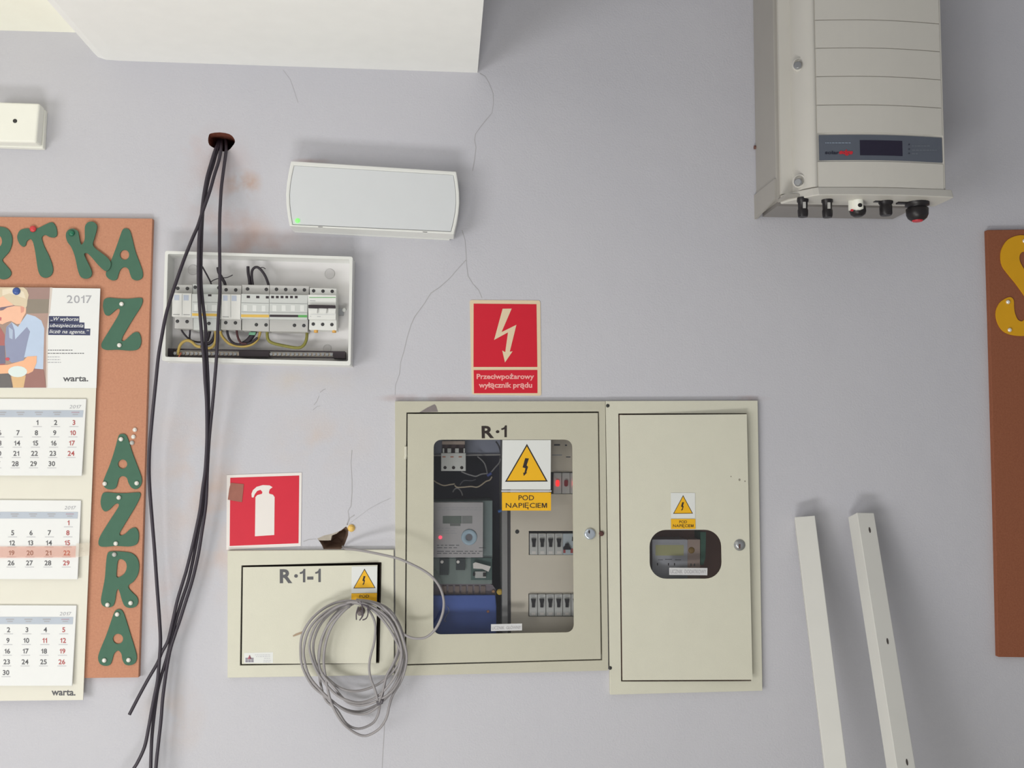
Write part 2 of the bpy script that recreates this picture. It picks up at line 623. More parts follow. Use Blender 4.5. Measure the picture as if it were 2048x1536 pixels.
# concrete beam boxed in plaster, its underside seen from below; wall end lightly rounded at the left
bz = [P(186, 104), P(196, 114), P(212, 119.5), P(240, 121.5), P(955, 145.5), P(955, 145.5)]
k = MB()
prof = [Vector((bz[0].x - 0.004, 0, 2.9)), bz[0], bz[1], bz[2], bz[3], bz[4], Vector((bz[4].x, 0, 2.9))]
n = len(prof)
fr = [Vector((p.x, -2.6, p.z)) for p in prof]
k.add(prof + fr, [[i, i + 1, i + 1 + n, i + n] for i in range(n - 1)] + [[n - 1, 0, n, 2 * n - 1], list(range(n, 2 * n))[::-1], list(range(n))], M('beam_paint', (240, 240, 238), 0.8, bump=0.1, bscale=60, var=0.03))
structure(k.build('ceiling_beam'))

# ================================================================== LEFT CORK BOARD, LETTERS, PINS
BD = 0.012
b = MB()
b.px([(-330, 430), (305, 437), (277, 1355), (-330, 1362)], BD, BD, CORK)
tag(b.build('cork_board', root=P(0, 900), bevel=0.001), 'large tan cork board with green letters, behind the wall calendar at the left', 'board')


def letter(pts, hole, d, mat, label, root, grp='green cut-out letters on the cork board', t=0.0025):
    k = MB()
    k.px(smooth(pts, 3), d, t, mat, [hole] if hole else [])
    c = P(*root, d)
    return tag(k.build('cutout_letter', root=c, bevel=0.0004, seg=1), label, 'letter', grp)


Z2, Z3, Z4 = (0, 420, 4.518), (0, 760, 4.518), (0, 1080, 4.388)
DL = BD + 0.0026
letter(zc(*Z2, [(-150, 170), (-60, 150), (0, 150), (60, 165), (100, 215), (110, 285), (85, 370), (30, 435), (22, 460), (60, 505), (95, 550), (98, 585), (65, 618), (15, 625), (-25, 600), (-60, 530), (-75, 530), (-80, 590), (-120, 625), (-165, 610), (-180, 560), (-175, 400), (-175, 220)]),
       zc(*Z2, ell(-22, 282, 40, 55)), DL, GREEN, 'green letter R cut off by the left picture edge, top row of the cork board', (0, 500))
letter(zc(*Z2, [(160, 215), (185, 180), (240, 165), (300, 175), (350, 160), (430, 120), (475, 112), (505, 150), (515, 200), (510, 235), (480, 248), (440, 240), (410, 225), (385, 235), (378, 262), (400, 330), (440, 410), (470, 490), (478, 550), (455, 595), (405, 612), (362, 590), (340, 530), (325, 430), (312, 350), (295, 285), (270, 262), (240, 285), (230, 320), (205, 330), (175, 305), (155, 255)]),
       None, DL, GREEN, 'tilted green letter T with a red pin, top row of the cork board', (75, 500))
letter(zc(*Z2, [(1140, 165), (1172, 185), (1195, 260), (1225, 380), (1270, 500), (1290, 570), (1282, 615), (1240, 635), (1195, 622), (1175, 580), (1160, 535), (1125, 515), (1090, 535), (1070, 580), (1055, 625), (1015, 635), (975, 615), (955, 580), (970, 530), (1010, 440), (1055, 320), (1090, 220), (1110, 175)]),
       zc(*Z2, ell(1125, 405, 42, 45)), DL, GREEN, 'green letter A in the top right corner of the cork board, no pins', (249, 505))
letter(zc(*Z2, [(595, 240), (600, 200), (630, 172), (670, 170), (705, 195), (715, 250), (730, 310), (750, 300), (765, 260), (765, 190), (770, 140), (800, 108), (845, 108), (875, 140), (870, 190), (850, 260), (838, 310), (860, 345), (920, 390), (970, 430), (1000, 475), (995, 520), (970, 548), (940, 545), (890, 500), (830, 430), (790, 392), (765, 390), (762, 410), (785, 460), (815, 520), (830, 570), (815, 605), (775, 620), (730, 605), (705, 550), (690, 480), (670, 400), (640, 330), (610, 290)]),
       None, DL + 0.0027, GREEN, 'green letter K overlapping the corner A, top row of the cork board', (175, 500))
letter(zc(*Z2, [(945, 805), (985, 792), (1050, 798), (1150, 802), (1250, 793), (1285, 800), (1285, 840), (1262, 890), (1210, 970), (1150, 1070), (1110, 1140), (1100, 1180), (1125, 1180), (1170, 1140), (1215, 1105), (1255, 1110), (1275, 1165), (1270, 1220), (1240, 1260), (1170, 1270), (1060, 1262), (970, 1265), (925, 1250), (915, 1215), (935, 1170), (985, 1090), (1040, 1000), (1075, 935), (1080, 895), (1055, 895), (1020, 925), (985, 952), (950, 945), (932, 890), (932, 840)]),
       None, DL, GREEN, 'green letter Z right of the calendar photo, upper of the two Zs', (243, 648))
letter(zc(*Z3, [(1100, 487), (1135, 495), (1160, 545), (1200, 670), (1250, 800), (1280, 890), (1272, 950), (1235, 985), (1190, 975), (1160, 930), (1145, 885), (1108, 868), (1075, 885), (1062, 930), (1045, 975), (1000, 990), (950, 975), (930, 935), (945, 880), (990, 770), (1030, 650), (1060, 540), (1075, 498)]),
       zc(*Z3, ell(1107, 760, 42)), DL, GREEN, 'green letter A below three loose pins, beside the first month sheet', (244, 925))
letter(zc(*Z3, [(925, 1030), (960, 1015), (1050, 1022), (1150, 1022), (1240, 1015), (1268, 1025), (1262, 1065), (1225, 1140), (1165, 1240), (1110, 1330), (1080, 1385), (1090, 1405), (1130, 1390), (1180, 1345), (1225, 1335), (1252, 1380), (1250, 1450), (1225, 1490), (1160, 1505), (1050, 1500), (950, 1508), (900, 1500), (888, 1465), (905, 1410), (965, 1310), (1030, 1210), (1070, 1145), (1068, 1118), (1035, 1125), (990, 1170), (950, 1188), (920, 1160), (908, 1100)]),
       None, DL, GREEN, 'green letter Z beside the middle month sheet, lower of the two Zs', (240, 1040))
letter(zc(*Z4, [(945, 115), (985, 100), (1070, 102), (1150, 115), (1200, 155), (1220, 220), (1210, 300), (1170, 365), (1130, 395), (1130, 425), (1160, 460), (1200, 500), (1212, 545), (1190, 585), (1140, 597), (1095, 580), (1070, 530), (1050, 460), (1035, 430), (1020, 460), (1010, 530), (990, 580), (945, 592), (900, 575), (885, 530), (900, 440), (920, 330), (930, 200)]),
       smooth(zc(*Z4, [(1035, 180), (1065, 168), (1100, 190), (1112, 235), (1095, 290), (1050, 325), (1022, 322), (1025, 250)]), 2), DL, GREEN, 'green letter R with three pins, second from bottom of the column', (240, 1160))
letter(zc(*Z4, [(1040, 608), (1075, 625), (1105, 700), (1145, 830), (1185, 960), (1200, 1030), (1185, 1080), (1140, 1100), (1095, 1090), (1072, 1045), (1065, 1000), (1035, 970), (1000, 1000), (985, 1050), (965, 1095), (920, 1105), (875, 1085), (860, 1030), (880, 960), (930, 840), (975, 710), (1005, 630)]),
       zc(*Z4, ell(1035, 868, 45)), DL, GREEN, 'green letter A at the bottom of the cork board column', (235, 1275))

PIN_N = {}


def pin(u, v, d, label, mat=PIN, r=0.0045, grp='push pins on the left cork board'):
    c = P(u, v, d)
    k = MB()
    k.lathe(c, (0, -1, 0), [(0.0, r * 0.8), (0.001, r), (0.0022, r * 0.95), (0.0036, r * 0.7), (0.0044, r * 0.3)], mat, 12)
    return tag(k.build('push_pin', root=c), label, 'pin', grp)


PT = DL + 0.0001
for (zz, x, y, lab) in ((Z2, 1100, 850, 'silver pin in the top bar of the upper letter Z'), (Z2, 1080, 1222, 'silver pin in the bottom bar of the upper letter Z'),
                        (Z3, 1095, 535, 'silver pin at the peak of the A beside the first month'), (Z3, 948, 937, 'silver pin in the left foot of the A beside the first month'),
                        (Z3, 1237, 932, 'silver pin in the right foot of the A beside the first month'),
                        (Z3, 1075, 1062, 'silver pin in the top bar of the lower letter Z'), (Z3, 1048, 1477, 'silver pin in the bottom bar of the lower letter Z'),
                        (Z4, 945, 568, 'silver pin in the left foot of the letter R in the column'), (Z4, 1148, 552, 'silver pin in the right foot of the letter R in the column'),
                        (Z4, 1030, 652, 'silver pin at the peak of the bottom letter A'), (Z4, 917, 1055, 'silver pin in the left foot of the bottom letter A'),
                        (Z4, 1130, 1052, 'silver pin in the right foot of the bottom letter A')):
    (u, v), = zc(*zz, [(x, y)])
    pin(u, v, PT, lab)
(u, v), = zc(*Z4, [(1005, 127)])
pin(u, v, PT, 'dull clear pin in the top left corner of the column letter R', PINC)
for (x, y, lab, mt) in ((1220, 450, 'topmost of three loose silver pins stuck in bare cork', PIN), (1207, 513, 'middle one of three loose pins stuck in bare cork', PIN), (1195, 568, 'lowest loose pin, dull clear, beside the A peak', PINC)):
    (u, v), = zc(*Z3, [(x, y)])
    pin(u, v, BD, lab, mt)
(u, v), = zc(*Z2, [(300, 172)])
pin(u, v, PT, 'red pin at the top of the green letter T', M('red_pin_plastic', (206, 66, 70), 0.3), 0.0065)
(u, v), = zc(*Z2, [(648, 210)])
pin(u, v, PT + 0.0027, 'dark green pin in the left stem of letter K', M('green_pin_plastic', (38, 112, 84), 0.3), 0.006)

# ================================================================== WALL CALENDAR
cal = thing('wall_calendar', 'white three-month wall calendar with a photo header on the cork board', 'calendar', P(30, 580, BD))
CD = BD + 0.006
k = MB(); k.px([(-118, 573), (200.5, 577), (184.5, 960), (166, 1400), (-118, 1403)], CD, 0.002, PAPERC)
card = k.build('backing_card', cal)
k = MB(); k.px([(-118, 573), (200.5, 577), (192.5, 776), (-118, 776)], CD + 0.002, 0.0018, PAPER)
head = k.build('photo_header', cal)
S5 = (0, 560, 6.4)
hd = CD + 0.0021
k = MB()
prt = [([(-640, 92), (640, 95), (620, 420), (590, 700), (588, 1378), (-640, 1380)], (170, 146, 134)),
       ([(640, 95), (672, 96), (640, 420), (625, 450), (612, 710), (608, 1376), (588, 1378), (590, 700), (620, 420)], (214, 202, 194)),
       ([(350, 95), (640, 95), (632, 245), (350, 245)], (164, 136, 130)),
       ([(340, 245), (630, 245), (618, 425), (340, 430)], (146, 136, 124)),
       ([(330, 430), (620, 425), (590, 700), (588, 1378), (330, 1378)], (178, 150, 140)),
       ([(-640, 400), (-110, 420), (60, 700), (60, 1090), (-640, 1100)], (176, 110, 108)),
       ([(-640, 830), (60, 840), (70, 1070), (-640, 1100)], (120, 118, 140)),
       ([(345, 435), (450, 465), (530, 520), (567, 620), (552, 1142), (440, 1135), (465, 975), (310, 990), (300, 1035), (150, 1060), (80, 1000), (60, 800), (80, 600), (150, 540), (230, 600), (270, 540)], (190, 206, 230)),
       ([(80, 600), (150, 545), (185, 640), (195, 760), (260, 690), (345, 600), (385, 660), (350, 800), (300, 1030), (150, 1060), (80, 1000), (60, 800)], (148, 154, 182)),
       ([(110, 600), (165, 640), (160, 760), (120, 740)], (180, 194, 216)),
       ([(-180, 260), (40, 205), (110, 260), (180, 330), (250, 335), (300, 330), (335, 360), (330, 420), (300, 470), (260, 560), (215, 565), (140, 525), (90, 540), (30, 568), (-60, 540), (-160, 450)], (243, 192, 164)),
       ([(-200, 95), (300, 93), (345, 130), (368, 190), (352, 260), (345, 330), (322, 370), (300, 335), (180, 325), (100, 262), (40, 205), (-60, 250), (-200, 260)], (219, 203, 176)),
       ([(30, 120), (200, 100), (300, 150), (330, 240), (240, 210), (120, 170), (30, 200)], (232, 220, 198)),
       ([(262, 335), (312, 350), (305, 405), (268, 425)], (222, 160, 142)),
       ([(0, 352), (90, 338), (185, 322), (185, 330), (90, 352), (40, 385), (0, 392)], (128, 112, 128)),
       ([(-20, 470), (20, 480), (15, 520), (-20, 520)], (200, 110, 120)),
       ([(-640, 1190), (120, 1190), (160, 1378), (-640, 1378)], (112, 108, 108)),
       ([(330, 1190), (440, 1135), (560, 1150), (590, 1378), (300, 1378)], (160, 118, 112)),
       ([(-200, 1100), (100, 1085), (300, 1030), (350, 980), (470, 972), (468, 1060), (420, 1170), (360, 1200), (100, 1195), (-200, 1210)], (244, 186, 148)),
       ([(145, 1220), (330, 1220), (302, 1378), (168, 1378)], (222, 186, 140))]
for i, (pl, col) in enumerate(prt):
    k.px(zc(*S5, pl), hd + 0.00004 * i, 0, M('photo_print_%d' % i, col, 0.6, var=0.05, scale=60))
k.px(zc(*S5, ell(225, 1172, 122, 72)), hd + 0.0009, 0, M('photo_print_lid', (222, 234, 232), 0.6))
k.px(zc(*S5, ell(95, 1012, 28, 20)), hd + 0.0009, 0, M('photo_print_red', (206, 90, 100), 0.6))
k.build('printed_photo', head)
k = MB()
k.text('2017', rect(133.6, 590.5, 183.5, 606.5), hd, INKL, 0.01)
for q in ([(97.7, 632), (158.8, 632.5), (158.6, 645), (97.7, 645)], [(97.7, 644), (169, 645), (168.8, 658), (97.5, 657.5)], [(96.7, 656.5), (180.8, 657.2), (180.2, 670.8), (96.5, 670)]):
    k.px(q, hd, 0, NAVY)
k.text('„W wyborze', [(101, 634), (157, 634.5), (157, 644), (101, 643.5)], hd + 0.0002, PAPER, 0.006, 0.25)
k.text('ubezpieczenia', [(100, 647), (167, 647.5), (166.5, 657), (99.5, 656)], hd + 0.0002, PAPER, 0.006, 0.25)
k.text('liczę na agenta.”', [(99, 659), (178, 660), (177.5, 669.5), (98.8, 668.5)], hd + 0.0002, PAPER, 0.006, 0.25)
k.text('warta.', [(126, 752.5), (177, 752.5), (176.5, 763), (125.5, 763)], hd, INKG, 0.025)
for x0, x1, y in ((96, 145, 699.5), (95, 168, 706), (95, 120, 713), (95, 121, 718.5), (95, 122, 724)):
    x = x0
    while x < x1:
        w = random.uniform(2.5, 6)
        k.px(rect(x, y, min(x + w, x1), y + 1.5), hd, 0, INKL if y > 709 else INKG)
        x += w + 1.2
k.build('header_print', head)

k = MB()


def month(quad, dd, band, year, sun0, pitch_r, pitch_c, shift, first_col, days, reds, extra=None):
    kk = MB()
    kk.prism([P(*quad[0], dd), P(*quad[1], dd), P(*quad[2], dd + 0.004), P(*quad[3], dd + 0.004)], 0.0035, PAPER)
    pad = kk.build('month_pad', cal, bevel=0.0004, seg=1)

    def dep(u, v):
        return dd + 0.0003 + 0.004 * max(0, min(1, (v - quad[0][1]) / (quad[2][1] - quad[0][1])))
    kk = MB()
    kk.px(band, dep, 0, BAND)
    kk.text('2017', year, lambda u, v: dep(u, v), INKL, 0.0, 0.2)
    for c in range(7):
        bx = sun0[0] + 3 - (6 - c) * pitch_c
        by = (band[0][1] + band[2][1]) / 2
        kk.px(rect(bx - 8, by - 3.4, bx + 8, by - 1.2), lambda u, v: dep(u, v) + 0.0002, 0, INKL if c < 6 else M('mauve_ink', (178, 160, 172), 0.6))
        kk.px(rect(bx - 5.5, by + 1, bx + 5.5, by + 2.8), lambda u, v: dep(u, v) + 0.0002, 0, INKL)
    kk.build('header_band', pad)
    kb, kr, kl = MB(), MB(), MB()
    for dnum in range(1, days + 1):
        idx = first_col + dnum - 1
        r_, c_ = divmod(idx, 7)
        cu = sun0[0] + shift * r_ - (6 - c_) * pitch_c
        cv = sun0[1] + pitch_r * r_
        h = 10.0
        a = glyphs(str(dnum), 0.018, 0, raw=True)
        w = min(h * a * 1.02, 17.5)
        tgt = kr if (c_ == 6 or dnum in reds) else kb
        tgt.text(str(dnum), rect(cu - w / 2, cv - h / 2, cu + w / 2, cv + h / 2), dep, INKR if tgt is kr else INKG, 0.018)
        kl.px(rect(cu - 9, cv + 7.6, cu + 9, cv + 9), dep, 0, INKP)
    kb.build('day_numbers', pad)
    o = kr.build('day_numbers', pad); o['label'] = 'red holiday numbers'
    kl.build('name_day_print', pad)
    return pad


# September, October, November 2017
month([(-112, 797), (172.5, 798), (163.5, 951.5), (-112, 951)], CD + 0.004, [(-110, 819.5), (167, 820.5), (165.5, 834.5), (-110, 834)], rect(138.5, 810, 163, 817), (147.8, 845), 20.6, 36.6, -1.9, 4, 30, ())
month([(-112, 999), (162, 1001), (155, 1158.5), (-112, 1158)], CD + 0.004, [(-110, 1023.5), (156, 1023.8), (155, 1037.2), (-110, 1037)], rect(128.5, 1012, 152, 1019), (136.7, 1045.5), 20.1, 36.8, -1.05, 6, 31, ())
month([(-112, 1210), (153, 1211), (144, 1371.5), (-112, 1372)], CD + 0.004, [(-110, 1233.5), (146.5, 1234), (145.5, 1248.5), (-110, 1248)], rect(118.8, 1224, 143, 1231), (127.4, 1259.5), 21.4, 36.8, -1.25, 2, 30, (1, 11))
k = MB()
k.text('warta.', [(103, 1379), (151, 1379.5), (151, 1391.5), (103, 1391)], CD + 0.0003, INKG, 0.025)
k.build('card_print', cal)
STRIP = M('orange_date_film', (226, 138, 100), 0.4, alpha=0.38)
FILM = M('clear_band_film', (220, 206, 186), 0.3, alpha=0.35)
k = MB()
k.px([(-112, 1094), (152, 1092), (151, 1115), (-112, 1117)], CD + 0.0095, 0, STRIP)
k.px([(152, 1087), (180, 1086), (179, 1111), (151, 1115)], CD + 0.0095, 0, FILM)
o = k.build('date_slider', cal); o['label'] = 'translucent orange date window strip'
pin(33.3, 582.5, hd, 'blue pin holding the calendar above the printed head', M('blue_pin_plastic', (66, 92, 158), 0.3), 0.0075)

# ================================================================== JUNCTION BOX (upper left)
jb = thing('junction_box', 'small white junction box on the wall above the cork board', 'junction box', P(40, 260))
k = MB(); k.px([(-12, 216), (90, 219), (86, 296.5), (-12, 293)], 0.014, 0.014, WHITE_W)
k.build('base', jb, bevel=0.002)
k = MB(); k.px([(-28, 203), (79, 206.5), (72.5, 285), (-28, 283)], 0.042, 0.0275, WHITE_W)
lid = k.build('lid', jb, bevel=0.004, seg=3)
k = MB(); c = P(30, 242, 0.0421); k.lathe(c, (0, -1, 0), [(-0.001, 0.0042), (0.0006, 0.004), (0.0008, 0.002)], DKSCREW, 12)
k.build('lid_screw', jb)

# ================================================================== EMERGENCY LAMP
lamp = thing('emergency_lamp', 'white emergency wall lamp with bowed ends and a green light', 'lamp', P(750, 400))
LD = 0.055


def bow(q, bu, n=6):
    (a, b_, c_, d_) = [Vector(x) for x in q]
    out = [tuple(a)]
    out += [tuple(b_.lerp(c_, i / n) + Vector((bu * math.sin(math.pi * i / n), 0))) for i in range(n + 1)]
    out += [tuple(d_.lerp(a, i / n) + Vector((-bu * math.sin(math.pi * i / n), 0))) for i in range(n)]
    return out


k = MB()
outer = bow([(582, 322), (912.5, 343), (908, 468), (579, 452)], 8.5)
inner = bow([(588, 330.5), (907, 349.5), (902.5, 463), (585, 449)], 7.5)
k.px(outer, LD, LD - 0.004, WHITE, [inner])
k.px(inner, LD - 0.008, 0.004, WHITE)
k.build('housing', lamp, bevel=0.0016)
k = MB(); k.px(bow([(588.4, 331), (906.6, 350), (902, 462.5), (585.5, 448.5)], 7.5), LD - 0.0015, 0.005, DIFF)
diff = k.build('diffuser', lamp, bevel=0.001)
k = MB()
k.px([(636, 453), (646, 453.5), (645, 454.6), (637, 454.3)], LD + 0.0003, 0, INKG)
k.px([(845, 463.2), (855, 463.8), (854, 465), (846, 464.4)], LD + 0.0003, 0, INKG)
k.build('release_slots', lamp)
k = MB(); c = P(595, 441.6, LD - 0.0012); k.lathe(c, (0, -1, 0), [(0, 0.0042), (0.001, 0.0045), (0.0022, 0.003), (0.0026, 0.001)], M('green_led', (120, 240, 110), 0.3, emit=((110, 255, 100), 1.1)), 14)
o = k.build('indicator_light', lamp); o['label'] = 'glowing green indicator'
k = MB(); k.px([(590, 452), (900, 470), (899, 480), (589, 464)], 0.004, 0.004, WHITE); k.build('wall_plate', lamp)

# ================================================================== RED SIGNS
sg = thing('power_switch_sign', 'red rectangular sign with a cream lightning arrow above the large cabinet', 'sign', P(1011, 695))
k = MB(); k.px(rrect([(939.5, 600), (1080.5, 601), (1082.5, 791.5), (944, 789)], 4), 0.0014, 0.0014, CREAM)
k.build('backing', sg)
S4 = (920, 580, 6.983)
k = MB()
k.px(zc(*S4, [(190, 190), (1068, 198), (1080, 1075), (188, 1075)]), 0.0017, 0.0003, RED)
k.build('red_field', sg)
k = MB()
k.px(zc(*S4, [(190, 1118), (1080, 1116), (1082, 1440), (195, 1442)]), 0.0017, 0.0003, RED)
k.build('red_field', sg)
k = MB()
k.px(zc(*S4, [(595, 262), (722, 260), (580, 588), (788, 486), (695, 862), (735, 856), (628, 1012), (590, 845), (632, 868), (670, 592), (476, 698)]), 0.0020, 0.0002, CREAM)
k.build('lightning_arrow', sg)
k = MB()
k.text('Przeciwpożarowy', zc(*S4, [(232, 1165), (1035, 1165), (1035, 1265), (232, 1265)]), 0.0019, PINKW, 0.03)
k.text('wyłącznik prądu', zc(*S4, [(262, 1290), (1008, 1290), (1008, 1388), (262, 1388)]), 0.0019, PINKW, 0.03)
k.build('lettering', sg)

sg = thing('fire_extinguisher_sign', 'square red fire extinguisher sign with a white border above the small cabinet', 'sign', P(528, 1022))
k = MB(); k.px([(453.7, 950), (603.5, 945), (601.5, 1092), (452.8, 1099.5)], 0.0014, 0.0014, SIGNW)
k.build('backing', sg)
k = MB(); k.px([(460.5, 955.5), (598.4, 951), (597, 1086.5), (459.3, 1092)], 0.0017, 0.0003, RED2)
k.build('red_field', sg)
S8 = (430, 930, 2.743)
k = MB()
k.px(zc(*S8, [(222, 176), (232, 165), (258, 158), (260, 148), (250, 136), (232, 142), (218, 160), (212, 178), (202, 178), (200, 158), (208, 138), (228, 120), (262, 110), (300, 112), (316, 122), (300, 134), (296, 148), (297, 157), (318, 163), (327, 176), (325, 384), (219, 391)]), 0.002, 0.0002, SIGNW)
k.build('extinguisher_pictogram', sg)
k = MB(); k.px(zc(*S8, [(70, 190), (78, 130), (86, 98), (158, 105), (148, 204), (100, 196)]), 0.0026, 0.0004, M('brown_tape_film', (172, 112, 98), 0.35, alpha=0.8, var=0.15, scale=80))
tag(k.build('tape_piece', root=P(471, 985)), 'brown piece of tape over the corner of the extinguisher sign', 'tape')

# ================================================================== WARNING SIGNS
def warning_sign(name_label, q, ql, tri, d, words, root, strip=None):
    t = thing('warning_sign', name_label, 'sign', P(*root, d), 'yellow lightning warning stickers')
    D = lambda x: (lambda u, v: d(u, v) + x) if callable(d) else d + x
    k = MB(); k.px(q, d, 0.0006, STICKW)
    k.build('white_panel', t)
    kq = MB()
    kq.px(ql, D(0.0001), 0.0007, YEL, mside=INK)
    if strip:
        ks = MB(); ks.px(strip, D(0.0008), 0.0008, INKP); ks.build('divider_strip', t)
    yp = kq.build('yellow_panel', t)
    k = MB()
    a, b_, c_ = [Vector(x) for x in tri]
    ce = (a + b_ + c_) / 3
    k.px([tuple(ce + (p - ce) * 1.07) for p in (a, b_, c_)], D(0.0002), 0.0002, INK)
    k.px([tuple(ce + (p - ce) * 0.965) for p in (a, b_, c_)], D(0.0004), 0.0002, YEL)
    k.build('triangle', t)
    h = abs(c_.y - a.y)
    bo = [(515, 395), (580, 400), (540, 520), (565, 545), (535, 640), (548, 645), (490, 705), (480, 645), (500, 650), (520, 570), (470, 555)]
    k = MB(); k.px([(a.x + (x - 545) / 612 * h, a.y + (y - 175) / 612 * h) for x, y in bo], D(0.0006), 0.0002, INK)
    k.build('lightning_bolt', t)
    if words:
        k = MB()
        for w, qq in words:
            k.text(w, qq, D(0.0004), INK, 0.004)
        k.build('lettering', yp)
    return t


# ================================================================== SMALL LOWER CABINET  R-1-1
def cab_box(parent, q, depth, m, name='back_box'):
    """open steel box set into the wall recess, with a 2 mm clearance all round"""
    k = MB()
    f = pp(q)
    c = sum(f, Vector()) / 4
    f = [c + (p - c) * 0.992 for p in f]
    g = [c + (p - c) * 0.985 for p in f]
    D = Vector((0, depth, 0))
    vs = f + g + [p + D for p in f] + [p + D - Vector((0, 0.003, 0)) for p in g]
    fs = []
    for i in range(4):
        j = (i + 1) % 4
        fs += [[i, j, j + 4, i + 4], [i, i + 8, j + 8, j], [i + 4, j + 4, j + 12, i + 12]]
    fs += [[8, 11, 10, 9], [12, 13, 14, 15]]
    k.add(vs, fs, m)
    return k.build(name, parent)


c1 = thing('electrical_cabinet', 'small cream R-1-1 cabinet set in the wall under the extinguisher sign', 'cabinet', P(622, 1228))
k = MB(); k.px([(455, 1101.5), (787.5, 1099.5), (788, 1350), (455, 1355.5)], 0.010, 0.010, BEIGE2, [hole_r11])
k.build('frame', c1, bevel=0.0006, seg=1)
cab_box(c1, hole_r11, 0.1, GAP)
dd11 = lambda u, v: 0.011 + 0.010 * max(0, (u - 486) / 270)
k = MB(); k.px([(486, 1134.5), (755, 1130), (752, 1326.5), (483.5, 1328)], dd11, 0.0016, BEIGE2)
d11 = k.build('door', c1)
k = MB()
k.text('R·1-1', [(559.5, 1138.5), (641.5, 1137.5), (641.5, 1165.5), (559.5, 1166.5)], lambda u, v: dd11(u, v) + 0.0003, INKG, 0.035)
k.build('lettering', d11)
k = MB()
df = lambda u, v: dd11(u, v) + 0.0004
k.px([(488.4, 1306), (546, 1304.5), (546, 1326), (488.4, 1326.6)], lambda u, v: dd11(u, v) + 0.0003, 0.0002, STICKW)
LOGO = M('logo_purple_grey', (134, 128, 142), 0.6)
for r_ in range(3):
    for c_ in range(3):
        k.px(rect(490.8 + c_ * 5.7, 1315.6 + r_ * 3.1, 495.9 + c_ * 5.7, 1318.2 + r_ * 3.1), df, 0, LOGO)
k.px([(499.2, 1309.6), (503.2, 1318), (495.2, 1318)], lambda u, v: dd11(u, v) + 0.0006, 0, M('logo_red', (178, 92, 110), 0.6))
k.px([(499.2, 1309.6), (503.2, 1318), (499.2, 1318)], lambda u, v: dd11(u, v) + 0.0007, 0, M('logo_dark_red', (120, 70, 84), 0.6))
for x0, y0, x1 in ((510, 1309, 541), (512, 1312.5, 541), (528, 1316, 541), (527, 1320, 542), (527, 1323, 541)):
    x = x0
    while x < x1:
        w = random.uniform(2, 5)
        k.px(rect(x, y0, min(x + w, x1), y0 + 1.6), df, 0, INKP)
        x += w + 1
k.build('maker_label', d11)
k = MB(); k.px([(585.5, 1271), (592, 1267), (606, 1262), (607, 1266), (594, 1271), (586.5, 1273.5)], df, 0, M('brown_mark_tone', (170, 150, 128), 0.7))  # small flat brown mark on the door
k.build('brown_mark', d11)
k = MB()
kc = P(722, 1222, lambda u, v: dd11(u, v))
k.lathe(kc, (0, -1, 0), [(0, 0.008), (0.003, 0.008), (0.004, 0.0055), (0.026, 0.005), (0.0265, 0.003)], M('dull_lock', (120, 112, 112), 0.5, metal=0.4), 16)
k.build('lock', d11)
warning_sign('small yellow lightning sticker on the R-1-1 door, lower part behind the cable coil',
             [(703.4, 1133), (754.4, 1132), (754, 1185), (703, 1186)], [(702.8, 1187), (754, 1186.2), (753.6, 1205), (702.5, 1206)],
             [(729, 1139), (708, 1176), (749.6, 1175.3)], lambda u, v: dd11(u, v) + 0.0009, [('POD', rect(719, 1189.5, 738, 1195))], (729, 1160))

# ================================================================== LARGE CABINET  R-1
c2 = thing('electrical_cabinet', 'large beige R-1 cabinet with a glazed door showing meter and breakers', 'cabinet', P(1000, 1075))
k = MB(); k.px([(790, 802.5), (1210.5, 802.5), (1216.5, 1341), (1010, 1346.5), (791, 1352)], 0.010, 0.010, BEIGE, [hole_r1])
k.build('frame', c2, bevel=0.0006, seg=1)
cab_box(c2, hole_r1, 0.19, BEIGE)
win = rrect([(867.3, 879.5), (1144.5, 879.2), (1147.8, 1264.5), (866.5, 1269)], 15)
k = MB(); k.px([(815.5, 828), (1195.5, 826), (1201.5, 1318), (812.5, 1328.3)], 0.012, 0.0016, BEIGE, [win])
d1 = k.build('door', c2)
k = MB(); wi = rrect([(861, 873), (1150, 873), (1153, 1271), (860, 1275)], 12)
k.px(wi, 0.0100, 0.003, GLASS)
o = k.build('window_pane', d1)
k = MB()
k.text('R·1', [(963, 852), (1013.6, 850.8), (1013.6, 875.4), (963.5, 876.6)], 0.0124, INK, 0.03)
k.build('lettering', d1)
k = MB(); c = P(1179.5, 1068, 0.0122)
k.lathe(c, (0, -1, 0), [(0, 0.0112), (0.002, 0.0112), (0.004, 0.0104), (0.0046, 0.008)], CHROME, 24)
k.px(zc(1160, 1040, 25.6, [(440, 520), (510, 530), (500, 690), (470, 700), (430, 640)]), 0.0171, 0.0002, INK)
k.build('lock', d1)
k = MB(); c = P(1202.5, 1067, 0.0102); k.lathe(c, (0, -1, 0), [(0, 0.0052), (0.003, 0.005), (0.004, 0.003)], M('rusty_latch', (88, 58, 54), 0.7), 12)
k.build('latch_end', c2)
k = MB(); k.tube([P(811.5, 893, 0.011), P(811.5, 912, 0.011), P(810.5, 918, 0.011)], 0.0028, BEIGE2, 8)
k.build('hinge', c2)
k = MB(); k.px([(838.5, 825), (855, 815), (869, 808.5), (872, 812), (875.5, 823.5)], 0.0106, 0.0004, M('grey_tape', (128, 120, 120), 0.6, var=0.15, scale=90))
k.build('tape_scrap', c2)
k = MB(); k.px([(982, 1248.5), (1044, 1247), (1044, 1260.8), (982, 1262.2)], 0.0108, 0.0005, M('paper_label', (206, 206, 208), 0.6, var=0.02))
lb = k.build('paper_label', d1)
